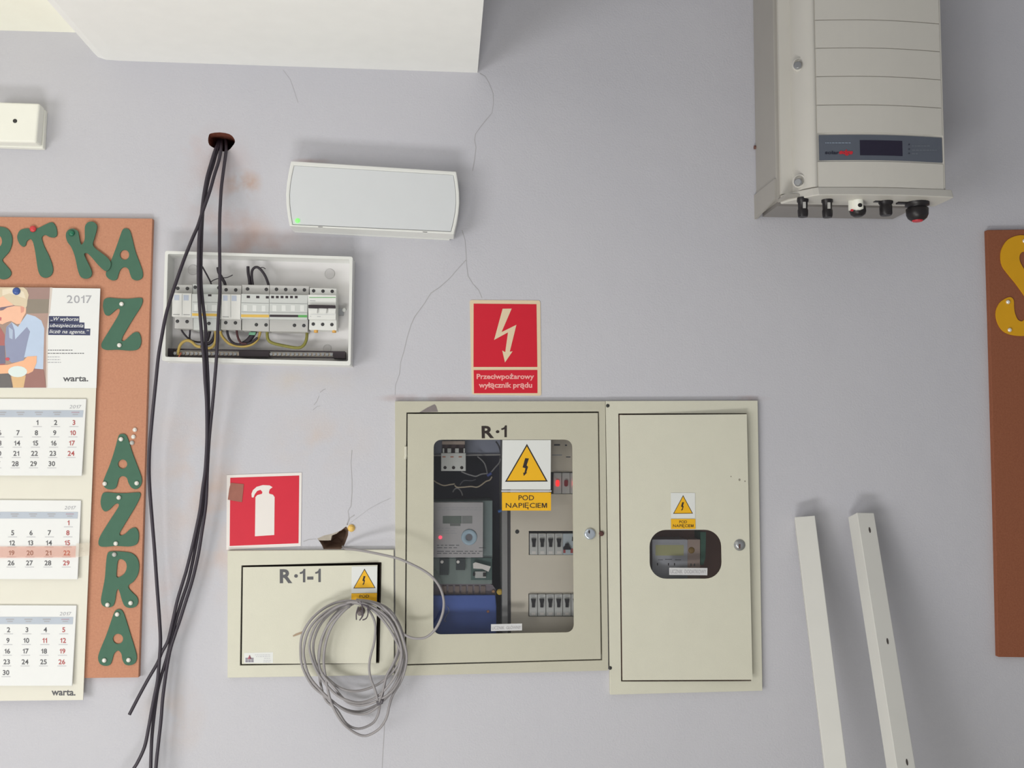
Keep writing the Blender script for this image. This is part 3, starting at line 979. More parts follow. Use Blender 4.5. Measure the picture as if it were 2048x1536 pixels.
k = MB(); k.text('LICZNIK  GŁÓWNY', [(984, 1251.5), (1042, 1250.2), (1042, 1258), (984, 1259.2)], 0.0111, M('faded_ink', (168, 166, 170), 0.6), 0.01)
k.build('lettering', lb)
warning_sign('large yellow lightning sticker on the glass of the R-1 cabinet',
             [(1004.8, 880), (1101.8, 880), (1101.2, 979.3), (1003.6, 979)], [(1003.8, 985), (1102, 985), (1102, 1021.3), (1004, 1021)],
             [(1053.8, 891), (1012.8, 962), (1092.8, 961.5)], 0.0112,
             [('POD', [(1037, 990.5), (1068, 990.5), (1068, 1000.5), (1037, 1000.5)]), ('NAPIĘCIEM', [(1011.5, 1005.5), (1094, 1005.5), (1094, 1018.5), (1011.5, 1018.5)])], (1053, 950),
             rect(1002.8, 980.7, 1103, 983.8))

# --- inside: right-hand cover plate with breaker rows (12 cm behind the door)
PD = -0.042
k = MB()
slots = [rect(1057.5, 1062, 1162, 1110), rect(1057, 1187, 1164, 1233), rect(1098, 944, 1160, 988)]
k.px([(1020.5, 842), (1185, 842), (1190, 1303), (1022, 1303)], PD, 0.002, BEIGE_D, slots)
cov = k.build('cover_plate', c2)
k = MB(); c = P(1034.3, 1063.5, PD + 0.0004); k.lathe(c, (0, -1, 0), [(0, 0.0042), (0.0012, 0.004), (0.0016, 0.002)], DKSCREW, 12)
k.build('screw', cov)
k = MB()
k.px(rect(1108, 888, 1120, 891.5), PD + 0.0003, 0, INKG); k.px(rect(1130, 889, 1134, 892), PD + 0.0003, 0, INKG)
k.px(rect(1132, 913, 1141, 915), PD + 0.0003, 0, INKG); k.px(rect(1104, 909, 1124, 911), PD + 0.0003, 0, INKL)
k.build('plate_print', cov)
k = MB()
k.px([(1003.5, 842), (1014, 842), (1015.5, 1303), (1004.5, 1303)], PD + 0.010, 0.1, M('grey_partition', (150, 148, 148), 0.5))
k.build('partition_strip', c2)
k = MB()
k.px([(1014, 842), (1020.5, 842), (1022, 1303), (1015.5, 1303)], PD - 0.004, 0.08, M('dark_grey_partition', (98, 94, 96), 0.5))
k.build('partition_strip', c2)
ROWB = M('breaker_white', (206, 206, 204), 0.5, var=0.03)


def breaker(u, v0, v1, parent, tv, d=PD + 0.006, w=16.4):
    k = MB(); k.px(rect(u - w / 2, v0, u + w / 2 - 0.5, v1), d, 0.05, ROWB)
    bq = k.build('circuit_breaker', parent, bevel=0.0008, seg=1)
    k = MB()
    k.px([(u - 4.8, tv - 8), (u + 4.8, tv - 8), (u + 3.6, tv - 1), (u + 3.0, tv + 0.5), (u + 3.0, tv + 8.5), (u - 3.0, tv + 8.5), (u - 3.0, tv + 0.5), (u - 3.6, tv - 1)], d + 0.005, 0.006, BLACK)
    k.build('toggle', bq)
    k = MB()
    k.px(rect(u - 5, v0 + 3, u + 3, v0 + 4.2), d + 0.0004, 0, INKL)
    k.px(rect(u - 4, v1 - 7, u + 4, v1 - 2), d + 0.0004, 0, SIGNW)
    k.build('print', bq)
    return bq


b0 = breaker(1067.8, 1067, 1109.5, c2, 1085.5)
step = P(1084.5, 1085, PD) - P(1067.8, 1085, PD)
for i in range(1, 4):
    copy_part(b0, c2, step * i)
b0 = breaker(1067, 1188.5, 1232.3, c2, 1206.5)
for i in range(1, 6):
    copy_part(b0, c2, step * i)
k = MB(); k.px(rect(1126, 1067, 1158, 1109.5), PD + 0.006, 0.05, M('pale_blue_device', (196, 206, 214), 0.5))
rc = k.build('residual_current_switch', c2, bevel=0.0008, seg=1)
k = MB(); k.px([(1131, 1088), (1137, 1086), (1138, 1092), (1142, 1096), (1142, 1099.5), (1127, 1099.5), (1127, 1095), (1130, 1092)], PD + 0.011, 0.006, BLACK)
k.px([(1144.5, 1074), (1152, 1074), (1152, 1083), (1144, 1082)], PD + 0.009, 0.004, BLACK)
k.build('toggle', rc)
k = MB(); k.px(rect(1126.5, 1099.5, 1131, 1106), PD + 0.0064, 0, INKR); k.px(rect(1141, 1097, 1150, 1106), PD + 0.0064, 0, INKR)
k.build('red_marks', rc)
for i, (u, lit) in enumerate(((1115.3, 1), (1132.2, 0), (1148.8, 1))):
    k = MB(); k.px(rect(u - 8.2, 945.5, u + 7.7, 987), PD + 0.006, 0.05, ROWB)
    q = k.build('phase_indicator', c2, bevel=0.0008, seg=1)
    k = MB(); c = P(u, 966.5, PD + 0.0062)
    k.px(rrect(rect(u - 3.6, 960, u + 3.6, 973), 3.2), PD + 0.010, 0.004, M('lit_red_lamp', (235, 60, 60), 0.3, emit=((255, 50, 50), 0.9)) if lit else M('dull_red_lamp', (150, 48, 56), 0.35))
    k.build('lamp_lens', q)

# --- inside: left-hand wiring bay, lined with a dark board
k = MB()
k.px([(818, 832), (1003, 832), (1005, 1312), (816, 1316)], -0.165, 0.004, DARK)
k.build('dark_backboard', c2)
k = MB()
k.px([(826, 850), (1002, 850), (1002, 907), (826, 909)], -0.09, 0.04, M('grey_blue_duct', (160, 164, 184), 0.5))
k.build('cable_duct', c2)
k = MB()
k.px([(826, 910), (1002, 908), (1002, 911), (826, 913)], -0.085, 0.02, M('grey_rail', (176, 172, 172), 0.4))
k.build('mounting_rail', c2)
k = MB()
k.px(rect(882.2, 906, 931.6, 942), -0.045, 0.06, DEVW)
k.px(rect(884, 882, 930, 889), -0.05, 0.055, M('beige_device', (196, 176, 164), 0.5))
k.px(rect(884.5, 889, 929.8, 908), -0.06, 0.045, M('brown_shutter', (92, 72, 74), 0.6))
for u in (887, 898.5, 914, 928.5):
    k.px(rect(u - (3.8 if u in (898.5, 914) else 1.6), 896.5, u + (3.8 if u in (898.5, 914) else 1.6), 907), -0.047, 0.02, DEVW)
mb = k.build('main_breaker', c2, bevel=0.0006, seg=1)
k = MB()
for u in (890, 907, 923.5):
    k.lathe(P(u, 935.3, -0.0448), (0, -1, 0), [(0, 0.0034), (0.0006, 0.003)], INK, 12)
k.build('terminal_screws', mb)
k = MB()
for u in (888, 904, 920.5):
    k.px(rect(u - 3.2, 912.6, u + 3.2, 914.8), -0.0446, 0, M('orange_ink', (190, 120, 96), 0.6))
k.build('print', mb)
S3 = (860, 870, 7.68)
WIRE_T = M('beige_wire', (176, 162, 142), 0.5)
WIRE_G = M('grey_wire', (140, 138, 140), 0.5)
for pts, d0, mt in (([(60, 700), (110, 735), (210, 775), (300, 762), (380, 750)], -0.055, WIRE_T),
                    ([(380, 770), (415, 802), (520, 800), (630, 790), (720, 800), (790, 765), (860, 712), (920, 690), (950, 640)], -0.05, WIRE_T),
                    ([(1085, 360), (1060, 430), (1000, 500), (950, 560), (900, 620)], -0.055, WIRE_G),
                    ([(480, 560), (560, 595), (640, 620), (710, 632), (790, 600), (890, 590)], -0.06, WIRE_G),
                    ([(730, 330), (790, 380), (840, 440), (870, 540), (885, 620)], -0.07, WIRE_G),
                    ([(350, 880), (380, 830), (430, 820), (480, 870), (500, 930)], -0.07, WIRE_G),
                    ([(460, 770), (520, 700), (640, 700), (700, 680)], -0.075, M('dark_wire', (78, 76, 84), 0.5)),
                    ([(1010, 100), (1060, 180), (1085, 300), (1080, 420)], -0.09, M('dark_wire', (78, 76, 84), 0.5))):
    k = MB(); k.tube(pp(smooth(zc(*S3, pts), 4, False), d0), 0.0016, mt, 6)
    k.build('wire', c2)
k = MB(); k.lathe(P(978.5, 949, -0.052), (0.8, 0, 0.5), [(-0.005, 0.003), (0.005, 0.003)], M('blue_clip', (70, 84, 150), 0.5), 8)
k.build('wire_clip', c2)
k = MB()
k.lathe(P(1001, 1021.5, -0.045), (0.8, 0, 0.3), [(-0.005, 0.003), (0.005, 0.003)], M('blue_clip2', (64, 110, 180), 0.5), 8)
k.build('wire_clip', c2)

# the electricity meter sits in the cabinet: a thing of its own
mt1 = thing('electricity_meter', 'grey electricity meter with a round dial and a red light behind the R-1 glass', 'meter', P(910, 1100, -0.15))
MD = -0.036
METG = M('meter_grey_face', (186, 182, 184), 0.45, var=0.05)
k = MB(); k.px([(833, 1003), (985, 1001), (985, 1118), (833, 1118)], MD - 0.02, 0.1, M('meter_green_cover', (130, 144, 144), 0.35))
k.px([(833, 1004.5), (966.5, 1004.5), (966, 1115), (833, 1115)], MD, 0.03, METG)
mbod = k.build('body', mt1, bevel=0.001)
k = MB(); k.px(rect(885.5, 1032, 923, 1047), MD + 0.0006, 0.002, M('lcd_grey_green', (112, 120, 114), 0.3))
k.px(rect(924, 1032, 944.5, 1047), MD + 0.0006, 0.002, M('lcd_grey', (136, 138, 136), 0.3)); k.px(rect(900, 1047.5, 921, 1052), MD + 0.0006, 0.002, M('lcd_grey2', (122, 124, 122), 0.3))
k.build('display', mt1)
k = MB(); c = P(938.2, 1074.4, MD + 0.0002)
k.lathe(c, (0, -1, 0), [(0, 0.0158), (0.002, 0.0158), (0.003, 0.0145), (0.003, 0.0074), (0.0012, 0.0068)], M('pale_blue_ring', (170, 192, 208), 0.4), 28)
k.lathe(c, (0, -1, 0), [(0.0005, 0.0068), (0.0016, 0.0068)], M('dial_grey', (118, 116, 122), 0.4), 20)
k.build('dial', mt1)
k = MB(); k.lathe(P(880.7, 1074.7, MD + 0.0002), (0, -1, 0), [(0, 0.0034), (0.0012, 0.003), (0.002, 0.001)], M('meter_red_led', (250, 70, 90), 0.3, emit=((255, 60, 80), 2.2)), 12)
o = k.build('indicator_light', mt1); o['label'] = 'glowing red pulse light'
k = MB()
for y in (1015, 1019, 1056, 1061, 1066, 1090, 1095, 1102, 1106):
    x = 874
    while x < 960:
        w = random.uniform(4, 14)
        if not (920 < x + w and x < 956 and 1054 < y < 1096):
            k.px(rect(x, y, x + w, y + 1.2), MD + 0.0003, 0, INKL if y < 1090 else INKG)
        x += w + 3
k.build('face_print', mt1)
k = MB()
k.px([(833, 1116), (984, 1116), (984, 1168), (833, 1168)], MD - 0.02, 0.09, M('terminal_grey_green', (130, 142, 138), 0.5))
k.px(rect(879, 1117, 897, 1150), MD - 0.012, 0.02, M('terminal_dark', (58, 64, 66), 0.5)); k.px(rect(912, 1117, 930, 1140), MD - 0.012, 0.02, M('terminal_dark', (58, 64, 66), 0.5))
k.px(rect(942, 1116, 984, 1160), MD - 0.014, 0.02, M('terminal_green', (78, 100, 96), 0.5))
for u in (884, 916.2):
    k.lathe(P(u, 1123.7, MD - 0.011), (0, -1, 0), [(0, 0.0034), (0.001, 0.003)], SIGNW, 12)
k.px(rect(950, 1143, 972, 1156), MD - 0.011, 0.004, DEVG2); k.px(rect(946, 1146, 950, 1152), MD - 0.008, 0.004, BLACK); k.px(rect(966, 1146, 972, 1153), MD - 0.008, 0.004, BLACK)
k.build('terminal_block', mt1)
k = MB(); k.px([(946, 1127), (951, 1124.5), (981.5, 1133), (977, 1143.5), (965, 1138), (946.5, 1137)], MD - 0.004, 0.0006, SIGNW)
k.build('paper_seal', mt1)
k = MB(); k.px([(833, 1166), (975, 1166), (985, 1170), (991, 1178), (992, 1192), (833, 1192)], MD - 0.022, 0.08, M('brown_grey_terminals', (120, 110, 118), 0.5))
for i in range(7):
    k.px(rect(884 + i * 13, 1172, 893 + i * 13, 1188), MD - 0.019, 0.004, M('terminal_brass', (120, 104, 98), 0.4))
k.build('terminal_strip', mt1)
k = MB()
k.px([(833, 1191), (991, 1190), (993, 1212), (993, 1300), (833, 1300)], MD - 0.01, 0.09, M('blue_terminal_cover', (78, 102, 176), 0.35, var=0.06))
cvr = k.build('terminal_cover', mt1, bevel=0.002)
k = MB()
k = MB()
k.lathe(P(999.2, 1183.7, MD - 0.012), (0, -1, 0), [(0, 0.0062), (0.002, 0.006), (0.003, 0.003)], M('yellow_seal', (206, 172, 70), 0.5), 14)
k.build('seal', cvr)
k = MB()
k.lathe(P(986.5, 1183, MD - 0.02), (0, -1, 0), [(0, 0.0035), (0.002, 0.003)], M('brass_seal', (170, 128, 92), 0.5), 10)
k.build('seal', cvr)
k = MB()
k.lathe(P(976, 1223, MD - 0.0098), (0, -1, 0), [(0, 0.003), (0.0015, 0.0026)], M('orange_seal', (176, 122, 100), 0.5), 10)
k.build('seal', cvr)
k = MB()
k.tube(pp(smooth(zc(860, 1050, 6.68, [(225, 1085), (250, 1120), (248, 1170), (225, 1200), (190, 1275), (215, 1285)]), 3, False), MD - 0.0085), 0.0005, INKL, 5)
k.build('seal_wire', cvr)

# ================================================================== RIGHT CABINET
c3 = thing('electrical_cabinet', 'tall cream cabinet with a small oval window, rightmost of the three', 'cabinet', P(1368, 1095))
k = MB(); k.px([(1211.5, 802), (1515.5, 801), (1525, 1381.5), (1220.5, 1389.5)], 0.011, 0.011, BEIGE2, [hole_rt])
k.build('frame', c3, bevel=0.0006, seg=1)
cab_box(c3, hole_rt, 0.11, BROWN_IN)
dd3 = lambda u, v: 0.012 + 0.014 * max(0, (u - 1239) / 260)
win3 = rrect([(1299, 1059.8), (1442, 1059.4), (1444, 1157.2), (1299.5, 1157.6)], 33, 8)
k = MB(); k.px([(1239.5, 830), (1493.5, 828.5), (1505, 1359.5), (1245, 1360.5)], dd3, 0.0016, BEIGE2, [win3])
d3 = k.build('door', c3)
k = MB(); k.px(rrect([(1292, 1053), (1449, 1053), (1450, 1164), (1292, 1164)], 30, 6), lambda u, v: dd3(u, v) - 0.002, 0.003, GLASS)
k.build('window_pane', d3)
k = MB(); c = P(1479, 1090, lambda u, v: dd3(u, v) + 0.0002)
k.lathe(c, (0, -1, 0), [(0, 0.0115), (0.0015, 0.0112), (0.0025, 0.0085), (0.0042, 0.008), (0.0045, 0.004)], STEEL, 20)
k.px([(1478, 1088), (1481, 1088.5), (1480.5, 1097), (1478, 1097.5)], lambda u, v: dd3(u, v) + 0.005, 0.0002, M('rusty_latch', (88, 58, 54), 0.7))
k.build('lock', d3)
k = MB(); k.px([(1338.5, 1135.5), (1414.8, 1136), (1414.5, 1150.5), (1338.5, 1149.8)], lambda u, v: dd3(u, v) + 0.0004, 0.0005, M('paper_label', (206, 206, 208), 0.6))
lb = k.build('paper_label', d3)
k = MB(); k.text('LICZNIK  DODATKOWY', [(1341, 1139), (1412.5, 1139.5), (1412.5, 1147.5), (1341, 1147)], lambda u, v: dd3(u, v) + 0.0007, M('faded_ink', (168, 166, 170), 0.6), 0.01)
k.build('lettering', lb)
k = MB()
for u, v, r_ in ((1462, 953, 1.2), (1479, 959.5, 2.2), (1490, 962.5, 1.4)):
    k.px(ell(u, v, r_, r_ * 1.2, 8), lambda u, v: dd3(u, v) + 0.0002, 0, M('scuff_grey', (150, 144, 132), 0.7))
k.build('scuffs', d3)
for u, v in ((1215.4, 811.5), (1220.2, 1336)):
    k = MB(); k.lathe(P(u, v, 0.0112), (0, -1, 0), [(0, 0.0036), (0.001, 0.0033), (0.0014, 0.0015)], DKSCREW, 12)
    k.build('frame_screw', c3)
warning_sign('small yellow lightning sticker above the oval window of the rightmost cabinet',
             [(1341.8, 985.8), (1390.2, 985.8), (1390.4, 1035.8), (1342.3, 1036)], [(1342, 1038), (1390.8, 1038), (1391, 1057.8), (1342.3, 1058)],
             [(1366.2, 992), (1347.5, 1026.8), (1384.6, 1026.4)], lambda u, v: dd3(u, v) + 0.0008,
             [('POD', rect(1358.5, 1041, 1374, 1046.5)), ('NAPIĘCIEM', rect(1346, 1048.5, 1387, 1056))], (1366, 1015))
mt2 = thing('electricity_meter', 'small grey meter with a yellowish display behind the oval window', 'meter', P(1350, 1110, -0.09))
k = MB(); k.px(rrect([(1304.5, 1079), (1375, 1079), (1375, 1180), (1304.5, 1180)], 2), -0.016, 0.07, M('small_meter_grey', (178, 178, 186), 0.45))
k.build('body', mt2, bevel=0.001)
k = MB(); k.px(rect(1311, 1090, 1367.5, 1111), -0.0156, 0.002, M('yellow_grey_lcd', (186, 184, 138), 0.3))
k.px(rect(1313, 1086, 1360, 1088), -0.0156, 0.002, INKL)
k.build('display', mt2)
k = MB(); k.px(rect(1375, 1079, 1400, 1180), -0.017, 0.06, M('brown_reflection_tint', (178, 156, 146), 0.5))  # glass reflection painted in as a brown half of the meter
k.lathe(P(1383, 1100.5, -0.0168), (0, -1, 0), [(0, 0.0066), (0.001, 0.0062), (0.0016, 0.003)], M('ochre_button', (142, 112, 52), 0.5), 16)
k.px(rect(1388, 1127, 1390, 1132), -0.0168, 0.0005, INKG); k.px(rect(1381, 1127, 1383, 1132), -0.0168, 0.0005, INKG)
k.build('reflection_tinted_side', mt2)
k = MB()
for x in (1314, 1336, 1348):
    k.px(rect(x, 1126, x + 2, 1131), -0.0158, 0.0005, INK)
for x, y, w in ((1316, 1119, 10), (1330, 1118, 14), (1350, 1119, 12)):
    k.px(rect(x, y, x + w, y + 1.2), -0.0158, 0.0005, INKG)
k.build('print', mt2)
k = MB(); k.px([(1401, 1064), (1412, 1064), (1411, 1115), (1407, 1130), (1401, 1130)], -0.02, 0.05, M('dark_green_terminal', (64, 104, 88), 0.5))
k.build('green_terminal', mt2)

# ================================================================== OPEN DISTRIBUTION BOX
db = thing('distribution_box', 'open white distribution box with surge arresters and wires, cover removed', 'distribution box', P(515, 615))
S6 = (300, 480, 4.655)
tray_o = zc(*S6, [(128, 112), (160, 96), (1000, 106), (1880, 152), (1893, 175), (1870, 1172), (1000, 1150), (105, 1124)])
TD = 0.05
oq = [(330, 501.5), (705.5, 513.2), (701.2, 730.8), (323.3, 721.5)]
iq = [(336, 507.5), (699.5, 518.5), (696, 722.5), (330.5, 713.5)]
# outer rim at depth TD; the floor plate lies on the wall
k = MB()
k.px(rrect(oq, 4, 3), TD, TD - 0.003, WHITE, [rrect(iq, 3, 3)])
tray = k.build('tray_rim', db, bevel=0.0012)
k = MB()
f = pp(oq, TD)
k.prism([Vector((p.x, -0.0035, p.z)) for p in f], 0.0035, M('tray_floor', (226, 224, 224), 0.5, var=0.02))
k.build('tray_floor', db)
k = MB()
for (x, y, r_) in ((400, 278, 47), (1672, 315, 47), (1650, 1010, 38)):
    (u, v), = zc(*S6, [(x, y)])
    c = P(u, v, 0.0038)
    k = MB()
    k.lathe(c, (0, -1, 0), [(0, r_ / 4655), (0.0008, r_ / 4655), (0.0008, r_ / 4655 * 0.9), (0.0002, r_ / 4655 * 0.88)], M('knockout', (206, 204, 204), 0.5), 24)
    k.build('knockout', db)
k = MB(); k.px(zc(*S6, [(200, 610), (1800, 640), (1800, 700), (200, 670)]), 0.012, 0.008, STEEL)
k.build('din_rail', db)
k = MB(); k.lathe(P(*zc(*S6, [(1808, 650)])[0], 0.014), (0, -1, 0), [(-0.01, 0.003), (0, 0.0045), (0.002, 0.003)], WHITE, 12)
k.build('rail_screw', db)
SH, NO = 0.046, 0.060
SCREW = M('terminal_hole', (66, 66, 68), 0.6)


def module(name, up, lo, nose, mat_s, mat_n, screws, extras=(), label=None):
    """modular device: upper and lower terminal shoulders and a raised middle"""
    k = MB()
    a, b_ = zc(*S6, up), zc(*S6, lo)
    full = [a[0], a[1], b_[2], b_[3]]
    k.px(full, SH, SH - 0.013, mat_s)
    body = k.build(name, db, bevel=0.0007, seg=1)
    if label:
        body['label'] = label
    k = MB(); k.px(zc(*S6, nose), NO, NO - SH, mat_n)
    k.build('front_block', body, bevel=0.0006, seg=1)
    k = MB()
    for x, y in screws:
        k.lathe(P(*zc(*S6, [(x, y)])[0], SH + 0.0001), (0, -1, 0), [(0, 0.0034), (0.0004, 0.0034), (0.0008, 0.0022)], SCREW, 10)
    k.build('terminal_screws', body)
    k = MB()
    for q, mt in extras:
        k.px(zc(*S6, q), NO + 0.0003, 0.0003, mt)
    if extras:
        k.build('markings', body)
    return body


def R4(x0, y0, x1, y1, s=0.018):
    return [(x0, y0), (x1, y0 + s * (x1 - x0)), (x1, y1 + s * (x1 - x0)), (x0, y1)]


YB = M('yellow_band', (222, 184, 92), 0.5)
BLK = M('black_band', (54, 46, 52), 0.5)
GRN = M('green_band', (96, 170, 96), 0.5)
LB = M('pale_blue_print', (186, 194, 210), 0.5)
LG = M('groove_grey', (146, 148, 148), 0.6)
WG = M('white_window', (222, 224, 222), 0.5)
module('surge_arrester', [(232, 415), (395, 418), (395, 500), (232, 500)], [(232, 700), (395, 700), (402, 828), (228, 822)], [(207, 492), (387, 496), (384, 716), (203, 712)], DEVG2, DEVW,
       [(258, 450), (348, 452), (255, 757), (345, 760)], [(R4(225, 510, 272, 560), LB), (R4(312, 512, 360, 562), LB), (R4(297, 500, 300, 700, 0), LG), (R4(215, 690, 275, 696), LG), (R4(310, 692, 370, 698), LG)], 'white plug-in arrester at the left end')
module('surge_protector', [(397, 408), (664, 414), (664, 500), (397, 500)], [(397, 710), (655, 710), (650, 842), (404, 836)], [(390, 500), (663, 505), (655, 728), (386, 722)], DEVG, DEVG,
       [(640, 445), (420, 440), (548, 777), (635, 779)],
       [(R4(392, 682, 650, 706), YB), (R4(396, 576, 655, 580), LG), (R4(540, 505, 572, 524), BLK), (R4(412, 600, 440, 660), WG), (R4(500, 600, 530, 660), WG), (R4(575, 605, 620, 660), WG), (R4(396, 664, 655, 668), LG)], 'grey device with a yellow band behind the cables')
module('surge_arrester', [(668, 420), (852, 424), (852, 505), (668, 505)], [(662, 720), (850, 724), (848, 838), (660, 834)], [(668, 503), (846, 507), (842, 738), (662, 733)], DEVG2, DEVW,
       [(708, 463), (798, 465), (705, 770), (795, 772)], [(R4(680, 515, 722, 565), LB), (R4(760, 517, 806, 567), LB), (R4(750, 508, 753, 720, 0), LG), (R4(675, 712, 735, 718), LG)], 'white plug-in arrester in the middle')
module('surge_protector', [(856, 415), (1112, 420), (1112, 505), (856, 505)], [(850, 720), (1110, 724), (1108, 850), (856, 842)], [(850, 500), (1110, 506), (1108, 736), (845, 730)], DEVG2, DEVG,
       [(908, 456), (1083, 460), (990, 789), (1080, 791)],
       [(R4(848, 693, 1108, 718, 0.01), YB), (R4(852, 583, 1106, 587), LG), (R4(900, 518, 930, 540), BLK), (R4(988, 520, 1018, 542), BLK), (R4(1078, 522, 1106, 544), BLK), (R4(870, 605, 905, 660), WG), (R4(955, 607, 990, 662), WG), (R4(1040, 609, 1075, 664), WG), (R4(850, 668, 1106, 671), LG)], 'grey device with a yellow band right of the middle')
module('surge_protector', [(1114, 420), (1482, 428), (1482, 508), (1114, 505)], [(1112, 724), (1470, 730), (1468, 856), (1112, 850)], [(1112, 505), (1470, 512), (1464, 742), (1110, 736)], DEVG2, DEVG,
       [(1177, 459), (1263, 461), (1350, 463), (1437, 465), (1345, 795), (1432, 797)],
       [(R4(1114, 695, 1380, 716, 0.01), BLK), (R4(1380, 698, 1462, 720, 0.01), GRN), (R4(1114, 585, 1464, 589), LG)]
       + [(R4(x, 520, x + 26, 542), BLK) for x in (1128, 1172, 1216, 1260, 1304, 1348)]
       + [(R4(x, 607, x + 38, 662), WG) for x in (1140, 1226, 1312, 1398)] + [(R4(1114, 670, 1464, 673), LG)], 'grey device with black and green bands')
body = module('circuit_breaker', [(1488, 446), (1738, 452), (1738, 530), (1488, 525)], [(1478, 720), (1738, 724), (1738, 842), (1480, 835)], [(1470, 508), (1734, 514), (1730, 742), (1474, 738)], WHITE, WHITE,
              [(1523, 473), (1610, 476), (1696, 478), (1520, 783), (1607, 786), (1693, 788)],
              [(R4(1482, 532, 1728, 538, 0.0), GRN), (R4(1488, 562, 1540, 567), INKL), (R4(1490, 690, 1720, 693), INKP), (R4(1490, 708, 1500, 712), INKL), (R4(1555, 710, 1590, 714), INKL)], 'bright white three-pole breaker at the right end')
k = MB(); k.px(zc(*S6, [(1474, 603), (1724, 608), (1722, 636), (1474, 632)]), NO + 0.007, 0.006, BLK)
for x in (1490, 1575, 1660):
    k.px(zc(*S6, [(x, 636), (x + 70, 638), (x + 64, 680), (x + 4, 678)]), NO + 0.005, 0.005, WHITE)
k.build('toggle', body)
k = MB()
for x in (1545, 1715):
    k.lathe(P(*zc(*S6, [(x, 854)])[0], SH - 0.004), (0, 0, -1), [(-0.003, 0.004), (0.002, 0.004)], M('orange_terminal', (222, 170, 90), 0.5), 10)
k.build('busbar_ends', body)
for (x0, x1, y) in ((560, 625, 778), (1000, 1070, 790), (1355, 1422, 796)):
    pass
# terminal bar at the bottom of the tray
k = MB()
k.px(zc(*S6, [(152, 1009), (1816, 1036), (1816, 1048), (152, 1021)]), 0.03, 0.004, BLK)
k.px(zc(*S6, [(152, 1072), (1816, 1090), (1816, 1102), (152, 1084)]), 0.03, 0.004, BLK)
for q in ([(150, 1011), (212, 1012), (212, 1082), (150, 1081)], [(828, 1032), (1108, 1036), (1108, 1086), (828, 1082)], [(1704, 1036), (1816, 1038), (1816, 1102), (1704, 1098)]):
    k.px(zc(*S6, q), 0.033, 0.026, BLK)
tb = k.build('terminal_bar', db)
k = MB()
BRASS = M('brass_strip', (206, 192, 176), 0.35, metal=0.3)
for q in ([(212, 1038), (828, 1046), (828, 1076), (212, 1072)], [(1110, 1050), (1704, 1054), (1704, 1080), (1110, 1078)]):
    k = MB()
    k.px(zc(*S6, q), 0.028, 0.01, BRASS)
    k.build('brass_strip', tb)
k = MB()
for i in range(15):
    k.lathe(P(*zc(*S6, [(235 + i * 40, 1056 + i * 0.5)])[0], 0.0282), (0, -1, 0), [(0, 0.0032), (0.003, 0.003)], STEEL, 8)
    k.lathe(P(*zc(*S6, [(1130 + i * 40, 1064 + i * 0.2)])[0], 0.0282), (0, -1, 0), [(0, 0.0032), (0.003, 0.003)], STEEL, 8)
k.build('strip_screws', tb)
WY = M('yellow_green_wire', (186, 160, 88), 0.5, var=0.25, scale=60)
WYD = M('green_yellow_wire', (132, 128, 62), 0.5, var=0.3, scale=60)
WB = M('black_wire', (50, 44, 52), 0.5)
wires = [([(487, 248), (510, 290), (540, 345), (565, 395), (572, 430)], 0.0016, WB, 0.03),
         ([(565, 390), (600, 370), (650, 355), (720, 348), (770, 325)], 0.0009, WB, 0.03),
         ([(632, 255), (640, 300), (668, 350), (695, 400), (700, 430)], 0.0030, WB, 0.03),
         ([(912, 246), (915, 310), (925, 370), (930, 425)], 0.0030, WB, 0.032),
         ([(958, 425), (948, 350), (950, 290), (972, 258), (1005, 255), (1045, 292), (1080, 350), (1105, 420)], 0.0026, WB, 0.032),
         ([(1020, 262), (1050, 255), (1075, 270)], 0.0008, WB, 0.032),
         ([(283, 800), (300, 850), (335, 895), (375, 930), (440, 950), (500, 948)], 0.0018, WB, 0.026),
         ([(372, 800), (372, 860), (370, 920), (400, 945)], 0.0018, WB, 0.024),
         ([(480, 960), (545, 965), (590, 920), (610, 850), (615, 815)], 0.0034, WB, 0.022),
         ([(560, 820), (548, 880), (530, 940)], 0.0034, WB, 0.026),
         ([(268, 1072), (265, 1040), (278, 985), (310, 948), (350, 935), (390, 950), (430, 985), (470, 995)], 0.0028, WY, 0.036),
         ([(600, 815), (612, 880), (606, 950), (580, 995), (540, 1008), (500, 1000)], 0.0028, WY, 0.03),
         ([(658, 815), (660, 870), (690, 920), (740, 965), (810, 985), (890, 988), (960, 965), (1005, 920), (1025, 860), (1028, 815)], 0.0027, WY, 0.03),
         ([(718, 815), (722, 870), (745, 930), (790, 965), (860, 972), (940, 955), (1000, 910)], 0.0024, WB, 0.034),
         ([(806, 815), (812, 880), (828, 930), (855, 962), (900, 965)], 0.0022, M('brown_wire', (78, 44, 48), 0.5), 0.036),
         ([(865, 968), (905, 945), (945, 900), (975, 850), (985, 815)], 0.0052, WB, 0.03),
         ([(1092, 815), (1092, 890), (1105, 935), (1150, 962), (1250, 985), (1370, 1004), (1425, 985), (1455, 930), (1462, 860), (1455, 815)], 0.0030, WYD, 0.03)]
for pts, r_, mt, dd in wires:
    k = MB(); k.tube(pp(smooth(zc(*S6, pts), 4, False), dd), r_, mt, 8)
    k.build('wire', db)
k = MB(); k.tube(pp(zc(*S6, [(290, 1050), (278, 1072), (265, 1092)]), 0.037), 0.0014, M('copper_red', (206, 120, 100), 0.5), 6)
k.build('copper_end', db)
k = MB(); k.px(zc(*S6, [(925, 858), (985, 858), (975, 885), (918, 882)]), 0.037, 0.006, M('green_ferrule', (112, 166, 136), 0.5))
k.build('ferrule', db)

